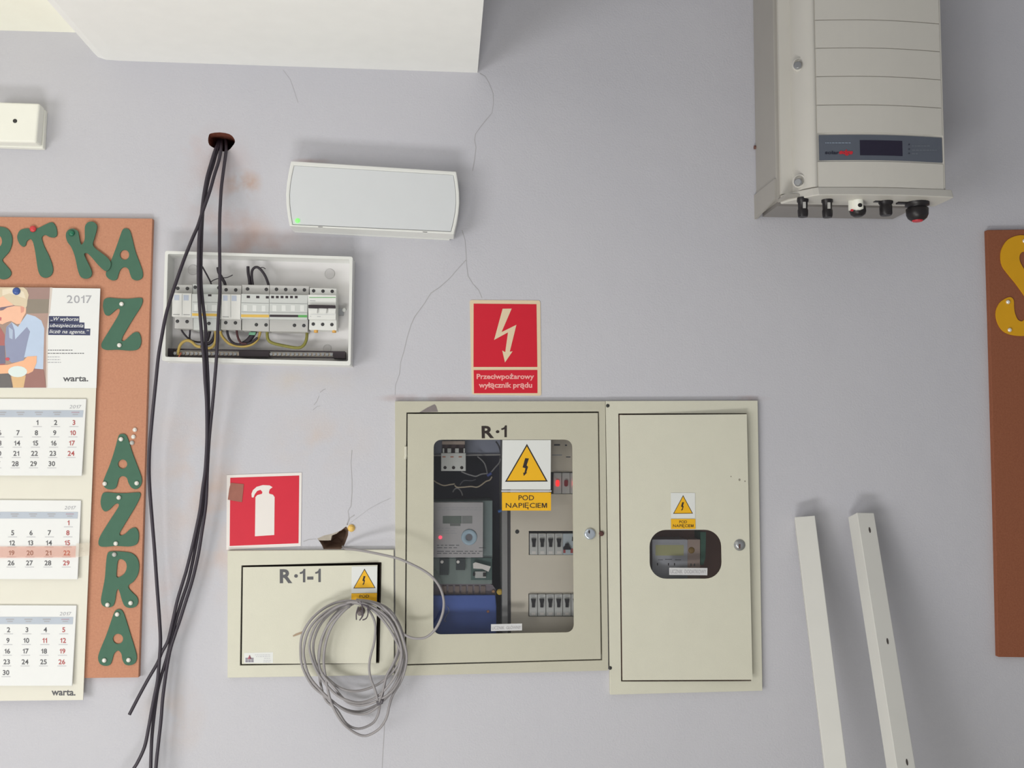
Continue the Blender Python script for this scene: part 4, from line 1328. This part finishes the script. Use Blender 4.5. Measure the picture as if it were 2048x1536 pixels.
# ================================================================== BLACK CABLES
def cable(pts, label, r=0.0033):
    """pts: (u, v, depth)"""
    sm = smooth(pts, 5, False)
    k = MB(); k.tube([P(u, v, d) for u, v, d in sm], r, CABLE, 8)
    c = P(*pts[0])
    return tag(k.build('black_cable', root=c), label, 'cable', 'black cables hanging from the wall hole')


def dp(v):
    """depth profile of the bundle: out of the hole, over the distribution box, back towards the wall"""
    tbl = [(262, -0.07), (285, -0.03), (300, 0.008), (330, 0.025), (420, 0.055), (500, 0.078), (640, 0.088), (740, 0.075), (900, 0.045), (1100, 0.03), (1300, 0.03), (1540, 0.04), (2200, 0.05)]
    for (a, x), (b_, y) in zip(tbl, tbl[1:]):
        if a <= v <= b_:
            return x + (y - x) * (v - a) / (b_ - a)
    return tbl[-1][1]


def cd(pts, off=0.0):
    return [(u, v, dp(v) + (off if v > 300 else 0)) for u, v in pts]


A = [(443, 270), (443, 286), (441.5, 302), (437, 324), (429, 349), (420, 381), (410, 410), (402.5, 431), (395, 454), (384, 479), (366.6, 523), (351.6, 566), (343, 592), (332, 630), (323.6, 673), (317, 712), (312, 760), (304, 840), (299, 902), (298.5, 959), (304, 1037), (309, 1099), (314, 1171), (319, 1240), (321, 1285), (318, 1330), (315, 1363), (310, 1388), (304, 1418), (297, 1457), (289, 1494), (275, 1525), (262, 1545), (240, 1580), (225, 1640)]
B1 = [(437, 270), (436, 286), (429, 304), (421, 330), (414, 355), (408, 388), (404, 420), (401, 451), (398, 479), (397, 523), (397, 566), (399, 609), (402, 652), (405, 690), (408, 720), (410, 759), (413, 800), (414, 850), (413.5, 890), (410.5, 940), (405, 980), (400, 1020), (392, 1060), (383, 1100), (373, 1140), (367, 1160), (355, 1200), (346, 1240), (336, 1281), (324, 1304), (315, 1326), (297, 1357), (279, 1390), (258.8, 1429)]
B2 = [(440, 270), (439, 286), (433, 304), (426, 330), (418, 355), (411, 388), (406, 420), (404, 451), (403, 479), (402, 523), (402, 566), (406, 609), (411, 652), (412, 690), (414, 720), (416, 759), (417, 800), (416.5, 850), (415.5, 890), (413, 940), (409, 980), (404, 1020), (397, 1060), (388, 1110), (377, 1160), (364, 1200), (352, 1240), (342, 1281), (335, 1310), (328, 1334), (323, 1350), (316, 1377), (312, 1402), (307, 1441), (303.5, 1480), (301.5, 1535), (301, 1600), (303, 1700)]
CC = [(450, 270), (452, 286), (452, 304), (448, 334), (443, 373), (441, 404), (439.5, 435), (439, 479), (439.6, 534), (439.6, 587), (437, 630), (435, 673), (433, 716), (429.5, 760), (425, 810), (420, 860), (417, 900), (414.5, 948), (413, 990), (410.5, 1020), (404.5, 1060), (396.5, 1110), (385, 1160), (371, 1205), (360, 1240), (351, 1266), (341, 1298), (334, 1334), (329, 1369), (325, 1402), (322, 1441), (317, 1486), (312, 1535), (309, 1600), (308, 1700)]
cable(cd(A, 0.004), 'black cable bowing left beside the cork board, apart from the bundle')
cable(cd(B1, 0.002), 'black cable whose cut end points down left below the cork board')
cable(cd(B2, -0.005), 'black cable in the bundle ending in the middle of three at the lower picture edge')
cable(cd(CC, -0.003), 'straight black cable, rightmost where they cross the open distribution box')

# ================================================================== GREY CABLE COIL
coil = thing('cable_coil', 'coil of thin grey cable hung on the small cabinet door lock', 'cable coil', P(722, 1225, 0.03))
S9 = (580, 1160, 4.519)
loops = [
    [(600, 178), (760, 200), (900, 270), (1000, 430), (1040, 620), (1040, 780), (980, 930), (860, 1075), (740, 1150), (620, 1190), (480, 1160), (330, 1060), (200, 950), (115, 790), (95, 640), (110, 500), (180, 370), (300, 260), (450, 195)],
    [(620, 192), (800, 235), (930, 380), (1000, 560), (1020, 720), (970, 900), (850, 1080), (730, 1190), (620, 1212), (500, 1180), (390, 1100), (280, 1000), (175, 870), (130, 720), (128, 590), (180, 430), (300, 305), (460, 222)],
    [(600, 200), (780, 262), (900, 360), (980, 520), (1010, 680), (960, 850), (860, 990), (760, 1070), (640, 1108), (540, 1095), (430, 1045), (330, 950), (235, 810), (180, 650), (182, 540), (240, 400), (360, 285), (480, 222)],
    [(650, 212), (800, 290), (920, 420), (1000, 600), (990, 740), (900, 860), (800, 940), (680, 990), (560, 1005), (450, 975), (340, 890), (250, 790), (210, 640), (225, 510), (290, 380), (400, 275), (530, 220)],
    [(640, 185), (820, 232), (960, 380), (1040, 600), (1052, 740), (1010, 900), (930, 1040), (900, 1130), (870, 1250), (800, 1350), (680, 1408), (570, 1370), (460, 1270), (370, 1100), (325, 900), (305, 720), (330, 540), (400, 380), (520, 250)],
    [(610, 205), (740, 240), (880, 340), (970, 500), (985, 640), (930, 780), (870, 880), (845, 1000), (815, 1110), (795, 1220), (740, 1300), (620, 1345), (510, 1300), (420, 1170), (320, 1080), (270, 900), (262, 720), (290, 540), (370, 360), (500, 232)],
    [(630, 215), (770, 290), (900, 440), (1000, 640), (1030, 760), (1000, 880), (920, 1010), (790, 1090), (660, 1130), (560, 1120), (480, 1070), (390, 960), (300, 860), (262, 760), (268, 600), (330, 430), (440, 300), (540, 240)],
]
k = MB()
allp = []
for i, lp in enumerate(loops):
    for j, (x, y) in enumerate(lp):
        (u, v), = zc(*S9, [(x, y)])
        dd = 0.036 + 0.0032 * ((i * 3) % 7) + 0.006 * math.sin(j * 1.3 + i)
        allp.append((u, v, dd))
k.tube([P(*p) for p in smooth(allp, 4, False)], 0.0025, GREYCAB, 7)
k.build('coiled_cable', coil)
k = MB()
S10 = (600, 1020, 5.484)
lp = [(470, 400, -0.01), (500, 425, 0.012), (580, 432, 0.025), (700, 450, 0.04), (900, 490, 0.06), (1050, 525, 0.07), (1160, 565, 0.075), (1350, 660, 0.078), (1460, 745, 0.078), (1540, 860, 0.075), (1577, 1000, 0.072), (1560, 1150, 0.07), (1490, 1300, 0.065), (1390, 1392, 0.06), (1280, 1410, 0.058), (1180, 1385, 0.055), (1110, 1330, 0.05), (1060, 1240, 0.046)]
k.tube([P(600 + x / 5.484, 1020 + y / 5.484, d) for x, y, d in smooth(lp, 5, False)], 0.0025, GREYCAB, 8)
k.build('loose_loop', coil)
k = MB()
st = [(700, 262, 0.045), (745, 325, 0.05), (772, 420, 0.05), (762, 560, 0.052), (728, 690, 0.05), (716, 790, 0.05), (730, 890, 0.05), (765, 980, 0.052), (785, 1050, 0.054), (798, 1112, 0.054)]
k.tube([P(580 + x / 4.519, 1160 + y / 4.519, d) for x, y, d in smooth(st, 4, False)], 0.0023, GREYCAB, 7)
st = [(800, 1112, 0.056), (835, 1020, 0.054), (858, 920, 0.052), (880, 850, 0.05), (930, 760, 0.05), (970, 660, 0.048), (985, 560, 0.045)]
k.tube([P(580 + x / 4.519, 1160 + y / 4.519, d) for x, y, d in smooth(st, 4, False)], 0.0023, GREYCAB, 7)
k.tube([P(580 + x / 4.519, 1160 + y / 4.519, 0.056) for x, y in ((790, 1095), (798, 1125), (828, 1110), (832, 1085))], 0.003, M('dark_grey_plug', (96, 92, 98), 0.5), 8)
k.build('cable_end', coil)
k = MB()
TW = M('dark_tie_wire', (84, 76, 84), 0.5)
for pts in ([(618, 240), (600, 300), (600, 360)], [(640, 190), (655, 260), (650, 330), (628, 365)], [(700, 230), (705, 300), (690, 345), (655, 362)], [(610, 200), (680, 230), (730, 270)], [(640, 270), (662, 310), (645, 345)]):
    k.tube([P(u, v, 0.062) for u, v in smooth(zc(*S9, pts), 4, False)], 0.0013, TW, 6)
k.build('tie_wire', coil)

# ================================================================== SOLAR INVERTER
XL, XR = P(1512, 400).x, P(1909, 388, 0.2).x
ZB = P(1516, 438.6).z
ZT = 2.62
DB = 0.126                         # depth of the heat-sink body
inv = thing('solar_inverter', 'large beige solar inverter box high on the wall at upper right', 'inverter', (0.5 * (XL + XR), 0, ZB))
INVB = M('inverter_cast_grey', (168, 164, 158), 0.5, var=0.05, scale=12)
INVF = M('inverter_cream', (206, 203, 196), 0.42, var=0.02)
INVS = M('inverter_plate_grey', (140, 136, 134), 0.5)  # darker grey metal of the bottom plate
k = MB()
k.box(XL, XR - 0.012, -DB, -0.001, ZB + 0.012, ZT, INVB)
k.build('heat_sink_body', inv, bevel=0.002)
k = MB()                           # bracket plate and its bent side lip at the bottom
k.add([(XL - 0.004, 0, ZB), (XL + 0.001, 0, ZB), (XL + 0.001, -DB, ZB + 0.012), (XL - 0.003, -DB, ZB + 0.012), (XL - 0.004, 0, ZB + 0.05), (XL + 0.001, 0, ZB + 0.05), (XL + 0.001, -DB, ZB + 0.05), (XL - 0.003, -DB, ZB + 0.05)],
      [(0, 1, 2, 3), (4, 7, 6, 5), (0, 3, 7, 4), (1, 5, 6, 2), (0, 4, 5, 1), (3, 2, 6, 7)], INVB)
k.box(XL + 0.012, XR - 0.03, -DB + 0.03, -0.004, ZB + 0.004, ZB + 0.012, INVS)
k.build('bottom_plate', inv)
k = MB()
k.lathe((XL + 0.0005, -0.004, P(1514, 296).z), (-1, 0, 0), [(0, 0.004), (0.004, 0.004)], M('rust_screw', (120, 84, 76), 0.6), 10)
k.build('side_screw', inv)
# front cover: profile across (x, depth) swept down the height
x_fl0, x_fl1 = P(1559, 300, DB + 0.002).x, P(1583, 300, 0.134).x
x_bv, x_fr = P(1634, 300, 0.192).x, P(1887, 300, 0.19).x
x_e = XR - 0.006
ZC = P(1600, 384, 0.15).z          # lower end of the cover walls
prof = [(x_fl0, DB), (x_fl0, 0.134), (x_fl1, 0.136)]
for i in range(1, 9):
    a_ = math.pi / 2 * i / 8
    prof.append((x_fl1 + (x_bv - x_fl1) * (1 - math.cos(a_)) ** 0.9, 0.136 + 0.054 * math.sin(a_) ** 1.0))
nA = 10
for i in range(nA + 1):
    t = i / nA
    prof.append((x_bv + 0.001 + (x_fr - x_bv - 0.002) * t, 0.1885 + 0.009 * math.sin(math.pi * t)))
prof += [(x_fr, 0.190), (x_fr + 0.003, 0.188), (x_e - 0.004, 0.170), (x_e, 0.150), (x_e, DB)]
n = len(prof)
k = MB()
vs = [(x, -d, ZC) for x, d in prof] + [(x, -d, ZT) for x, d in prof]
k.add(vs, [[i, i + 1, i + 1 + n, i + n] for i in range(2)] , INVF)
k.add(vs, [[i, i + 1, i + 1 + n, i + n] for i in range(2, n - 1)], INVF, True)
k.add(vs, [list(range(n))[::-1], list(range(n, 2 * n))], INVF)
k.build('front_cover', inv)
# ribbed face: separate raised bands with fine joints


def facing(z):
    return lambda t: 0.1885 + 0.009 * math.sin(math.pi * t)


def face_band(z0, z1, name, m, x0=x_bv + 0.002, x1=x_fr - 0.002, up=0.0022, parent=inv):
    k = MB()
    F, Bk = [], []
    nn = 12
    for i in range(nn + 1):
        x = x0 + (x1 - x0) * i / nn
        t = (x - x_bv) / (x_fr - x_bv)
        d = 0.1885 + 0.009 * math.sin(math.pi * t) + up
        F.append((x, d))
    vs = []
    for x, d in F:
        vs += [(x, -d, z0), (x, -d, z1), (x, -d + up + 0.0015, z0), (x, -d + up + 0.0015, z1)]
    fs = []
    for i in range(nn):
        a, b_ = i * 4, i * 4 + 4
        fs += [[a, b_, b_ + 1, a + 1], [a + 1, b_ + 1, b_ + 3, a + 3], [a, a + 2, b_ + 2, b_], [a + 2, a + 3, b_ + 3, b_ + 2]]
    e = nn * 4
    fs += [[0, 1, 3, 2], [e, e + 2, e + 3, e + 1]]
    k.add(vs, fs, m)
    return k.build(name, parent)


FD = 0.1905
zs = [P(1645, v, FD).z for v in (318 + 53, 323, 266.5, 210.5, 153.5, 96.8, 40.8, -15, -71, -127)]
bands = [(zs[0] - 0.004, zs[1])] + [(zs[i] , zs[i + 1]) for i in range(2, 9)]
for i, (a, b_) in enumerate(bands):
    if a > ZT:
        continue
    face_band(a + 0.0006, min(b_ - 0.0012, ZT - 0.002), 'face_rib', INVF)
PANEL = M('slate_display_panel', (92, 98, 110), 0.4)
za, zb2 = P(1645, 320.5, FD).z, P(1645, 270.5, FD).z
pnl = face_band(za, zb2, 'display_panel', PANEL, x0=x_bv + 0.005, x1=x_fr - 0.003, up=0.0018)
xq = lambda u: P(u, 300, 0.197).x
xs0, xs1 = xq(1719.5), xq(1804)
zz0, zz1 = P(1760, 311, 0.199).z, P(1760, 281, 0.199).z
face_band(zz0, zz1, 'screen', M('dark_lcd', (38, 34, 54), 0.25), x0=xs0, x1=xs1, up=0.0024, parent=pnl)
dpan = lambda u, v: 0.1885 + 0.009 * math.sin(math.pi * max(0, min(1, (u - 1634) / 253))) + 0.0026
S11 = (1620, 250, 7.062)
k = MB()
k.text('solar', zc(*S11, [(212, 362), (412, 366), (412, 414), (212, 412)]), dpan, M('logo_navy', (44, 46, 62), 0.5), 0.03)
k.text('edge', zc(*S11, [(418, 345), (612, 350), (596, 436), (404, 430)]), dpan, M('logo_bright_red', (200, 44, 56), 0.5), 0.05, 0.15)
GI = M('panel_pale_ink', (138, 150, 168), 0.5)
GI2 = M('panel_dim_ink', (112, 118, 128), 0.5)
for x0, x1, y, mt in ((215, 575, 245, GI), (1440, 1700, 288, GI2), (1440, 1790, 348, GI2), (1440, 1520, 398, GI2)):
    x = x0
    while x < x1:
        w = random.uniform(18, 50)
        k.px(zc(*S11, [(x, y), (min(x + w, x1), y + 1), (min(x + w, x1), y + 15), (x, y + 14)]), dpan, 0, mt)
        x += w + 8
for y in (275, 340, 400):
    k.px(zc(*S11, ell(1400, y, 12, 12, 10)), dpan, 0, M('led_dark', (58, 62, 74), 0.4))
k.build('panel_print', pnl)
# bottom end cap of the cover, its lip
k = MB()
lip = [(x_fl0, DB), (x_fl0 + 0.008, 0.150), (x_fl1 + 0.004, 0.172), (x_fl1 + 0.02, 0.193)]
for i in range(9):
    t = i / 8
    lip.append((x_bv + (XR - 0.012 - x_bv) * t, 0.200 + 0.007 * math.sin(math.pi * t)))
lip += [(XR, 0.198), (XR + 0.001, 0.175), (XR - 0.002, DB)]
n = len(lip)
z0, z1 = P(1700, 391, 0.2).z, zs[0] - 0.0035
vs = [(x, -d, z0 - (0.0 if d > 0.15 else 0.0)) for x, d in lip] + [(x, -(DB + (d - DB) * 0.9), z1) for x, d in lip]
k.add(vs, [[i, i + 1, i + 1 + n, i + n] for i in range(n - 1)] + [list(range(n))[::-1], list(range(n, 2 * n)), [n - 1, 0, n, 2 * n - 1]], INVF)
k.build('bottom_lip', inv, bevel=0.002)
k = MB()
k.box(XL + 0.004, XR - 0.006, -0.168, -DB + 0.002, ZB + 0.010, z0 + 0.004, INVB)
k.build('connector_plate', inv)
for u, v in ((1597.5, 130), (1598.5, 364)):
    k = MB()
    c = P(u + 2, v - 4, 0.172)
    k.lathe(c + Vector((0.004, 0.012, 0)), (-0.55, -1, 0), [(0, 0.014), (0.006, 0.0138), (0.0105, 0.0125), (0.0115, 0.0095), (0.006, 0.0085)], INVF, 20)
    bs = k.build('screw_boss', inv)
    k = MB()
    c = P(u - 2.5, v, 0.177)
    k.lathe(c + Vector((0.002, 0.004, 0)), (-0.55, -1, 0), [(0, 0.0075), (0.004, 0.0075), (0.0055, 0.0055)], STEEL, 14)
    k.build('screw', bs)
# cable connectors under the unit
RB = M('red_cap', (200, 44, 58), 0.4)
zc0 = z0 + 0.003


def gland(u, v_bot, dd, prof_, mat, extra=None, label=None):
    c = P(u, v_bot, dd)
    k = MB()
    H = zc0 - c.z
    k.lathe((c.x, c.y, c.z), (0, 0, 1), [(h * H, r_) for h, r_ in prof_], mat, 18)
    if extra:
        extra(k, c, H)
    o = k.build('cable_connector', inv)
    if label:
        o['label'] = label
    return o


gland(1606, 434, 0.165, [(0, 0.0085), (0.1, 0.0095), (0.35, 0.0098), (0.42, 0.0088), (0.75, 0.0092), (0.8, 0.0108), (1, 0.0108)], BLACK,
      lambda k, c, H: k.box(c.x - 0.003, c.x + 0.002, c.y - 0.0108, c.y - 0.008, c.z + H * 0.4, c.z + H * 0.72, DEVG2))
gland(1655, 435, 0.165, [(0, 0.0085), (0.1, 0.0095), (0.35, 0.0098), (0.42, 0.0088), (0.75, 0.0092), (0.8, 0.0108), (1, 0.0108)], BLACK,
      lambda k, c, H: k.box(c.x - 0.003, c.x + 0.002, c.y - 0.0108, c.y - 0.008, c.z + H * 0.4, c.z + H * 0.72, DEVG2))


def tabx(k, c, H):
    k.lathe((c.x - 0.006, c.y - 0.016, c.z + H * 0.35), (0, 0, 1), [(-0.002, 0.004), (0, 0.0095), (H * 0.85, 0.0095)], WHITE_W, 16)
    k.box(c.x - 0.022, c.x - 0.014, c.y - 0.014, c.y - 0.008, c.z + H * 0.3, c.z + H * 1.3, WHITE_W)
    k.lathe((c.x - 0.006, c.y - 0.0245, c.z + H * 0.52), (0, -1, 0), [(0, 0.0045), (0.001, 0.004)], BLACK, 10)
    k.box(c.x - 0.020, c.x - 0.015, c.y - 0.0146, c.y - 0.012, c.z + H * 0.22, c.z + H * 0.34, RB)


gland(1716, 433, 0.15, [(0, 0.008), (0.12, 0.0135), (0.3, 0.0155), (0.6, 0.0150), (0.7, 0.010), (1, 0.010)], BLACK, tabx, 'black gland with a white tag')
gland(1772, 431, 0.16, [(0, 0.010), (0.1, 0.0118), (0.6, 0.0118), (0.66, 0.0105), (0.8, 0.0135), (1, 0.0135)], BLACK,
      lambda k, c, H: k.box(c.x - 0.023, c.x - 0.008, c.y - 0.006, c.y + 0.004, c.z + H * 0.86, c.z + H * 1.0, BLACK))


def knob(k, c, H):
    k.lathe((c.x, c.y, c.z - 0.001), (0, 0, 1), [(-0.001, 0.009), (0.001, 0.0105), (0.004, 0.0105)], RB, 18)
    k.box(c.x - 0.040, c.x - 0.014, c.y - 0.006, c.y + 0.005, c.z + H * 0.84, c.z + H * 1.0, BLACK)


gland(1835, 441, 0.155, [(0, 0.012), (0.12, 0.0175), (0.3, 0.0205), (0.6, 0.0210), (0.64, 0.018), (0.72, 0.018), (0.76, 0.0225), (1, 0.0225)], BLACK, knob, 'large black rotary connector with a red base')

# ================================================================== RIGHT CORK BOARD
b = MB()
b.px([(1974.5, 460), (2240, 456), (2262, 1318), (1997, 1314), (1990, 1010), (1980, 640)], 0.012, 0.012, CORK_R)
tag(b.build('cork_board', root=P(2040, 900), bevel=0.001), 'brown cork board toned down for the dim side, cut off by the right picture edge', 'board')
S12 = (1940, 440, 5.907)
Sp = [(560, 183), (450, 230), (380, 330), (362, 430), (380, 540), (450, 640), (540, 750), (640, 890), (690, 980), (690, 1070), (660, 1150), (620, 1195), (570, 1180), (535, 1110), (522, 1030), (518, 950), (485, 912), (430, 922), (350, 980), (308, 1080), (318, 1190), (370, 1290), (450, 1345), (560, 1368), (680, 1365), (800, 1330), (900, 1230), (940, 1100), (910, 950), (820, 830), (720, 700), (640, 580), (592, 490), (588, 420), (620, 378), (680, 380), (720, 440), (740, 500), (790, 520), (850, 480), (870, 400), (830, 280), (740, 205), (650, 182)]
letter(zc(*S12, Sp), None, 0.0146, YELF, 'yellow letter S in the top left corner of the right cork board', (2040, 570), 'yellow letters on the right cork board')
for x, y, lab in ((640, 250, 'silver pin at the top of the yellow letter S'), (445, 970, 'silver pin in the tip of the lower hook of the yellow S'), (465, 1300, 'silver pin at the bottom of the yellow S')):
    (u, v), = zc(*S12, [(x, y)])
    pin(u, v, 0.0147, lab, grp='push pins on the right cork board')

# ================================================================== TRUNKING LENGTHS leaning on the wall
TR = M('white_pvc_trunking', (216, 215, 210), 0.45, var=0.03, scale=15)


def trunk(top, xb, zb_, foot_d, w, h, ang, label, slots):
    """square trunking from a point near the wall down to the floor"""
    t = Vector(top); f = Vector((xb, -foot_d, 0.0))
    ax = (t - f).normalized()
    e = Vector((math.cos(ang), math.sin(ang), 0))
    nrm = ax.cross(e).normalized()
    e = nrm.cross(ax).normalized()
    if nrm.y > 0:
        nrm = -nrm
    root = f
    o = thing('cable_trunking', label, 'trunking', root, 'white trunking lengths leaning on the wall')
    k = MB()
    cs = [(-w / 2, 0), (w / 2, 0), (w / 2, -h), (-w / 2, -h)]
    vs = []
    for p in (f, t):
        for a, b_ in cs:
            q = p + e * a + nrm * b_
            if p is f:
                q = q - ax * (q.z / ax.z)
            vs.append(q)
    k.add(vs, [(0, 3, 2, 1), (4, 5, 6, 7), (0, 1, 5, 4), (1, 2, 6, 5), (2, 3, 7, 6), (3, 0, 4, 7)], TR)
    k.build('channel', o, bevel=0.0012)
    if slots:
        L_ = (t - f).length
        for s_ in slots:
            k = MB()
            p = t - ax * s_ + nrm * 0.0003 + e * 0.003
            a1, b1 = ax * 0.006, e * 0.0022
            oc = []
            for i in range(10):
                th = 2 * math.pi * i / 10
                oc.append(p + a1 * math.cos(th) + b1 * math.sin(th))
            k.add(oc, [list(range(10))], M('slot_dark', (78, 72, 70), 0.8))
            k.build('mounting_slot', o)
    return o


t1 = P(1609.5, 1032.5, 0.040)
trunk(t1, t1.x + 0.004, 0, 0.47, 0.039, 0.036, math.radians(-18), 'plain white trunking length, left of the two leaning lengths', None)
t2 = P(1731, 1025.5, 0.047)
trunk(t2, t2.x + 0.006, 0, 0.53, 0.037, 0.037, math.radians(7), 'white trunking length with mounting slots, right of the two leaning lengths', [0.035, 0.250, 0.465, 0.68, 0.895, 1.11, 1.32])

# fine print and screw rows that cannot be picked apart singly
for o in bpy.data.objects:
    if o.name.split('.')[0] in ('header_print', 'day_numbers', 'name_day_print', 'header_band', 'release_slots', 'panel_print', 'face_print', 'print', 'terminal_screws', 'markings', 'plate_print', 'scuffs', 'strip_screws', 'busbar_ends', 'red_marks', 'printed_photo', 'maker_label'):
        o['kind'] = 'stuff'
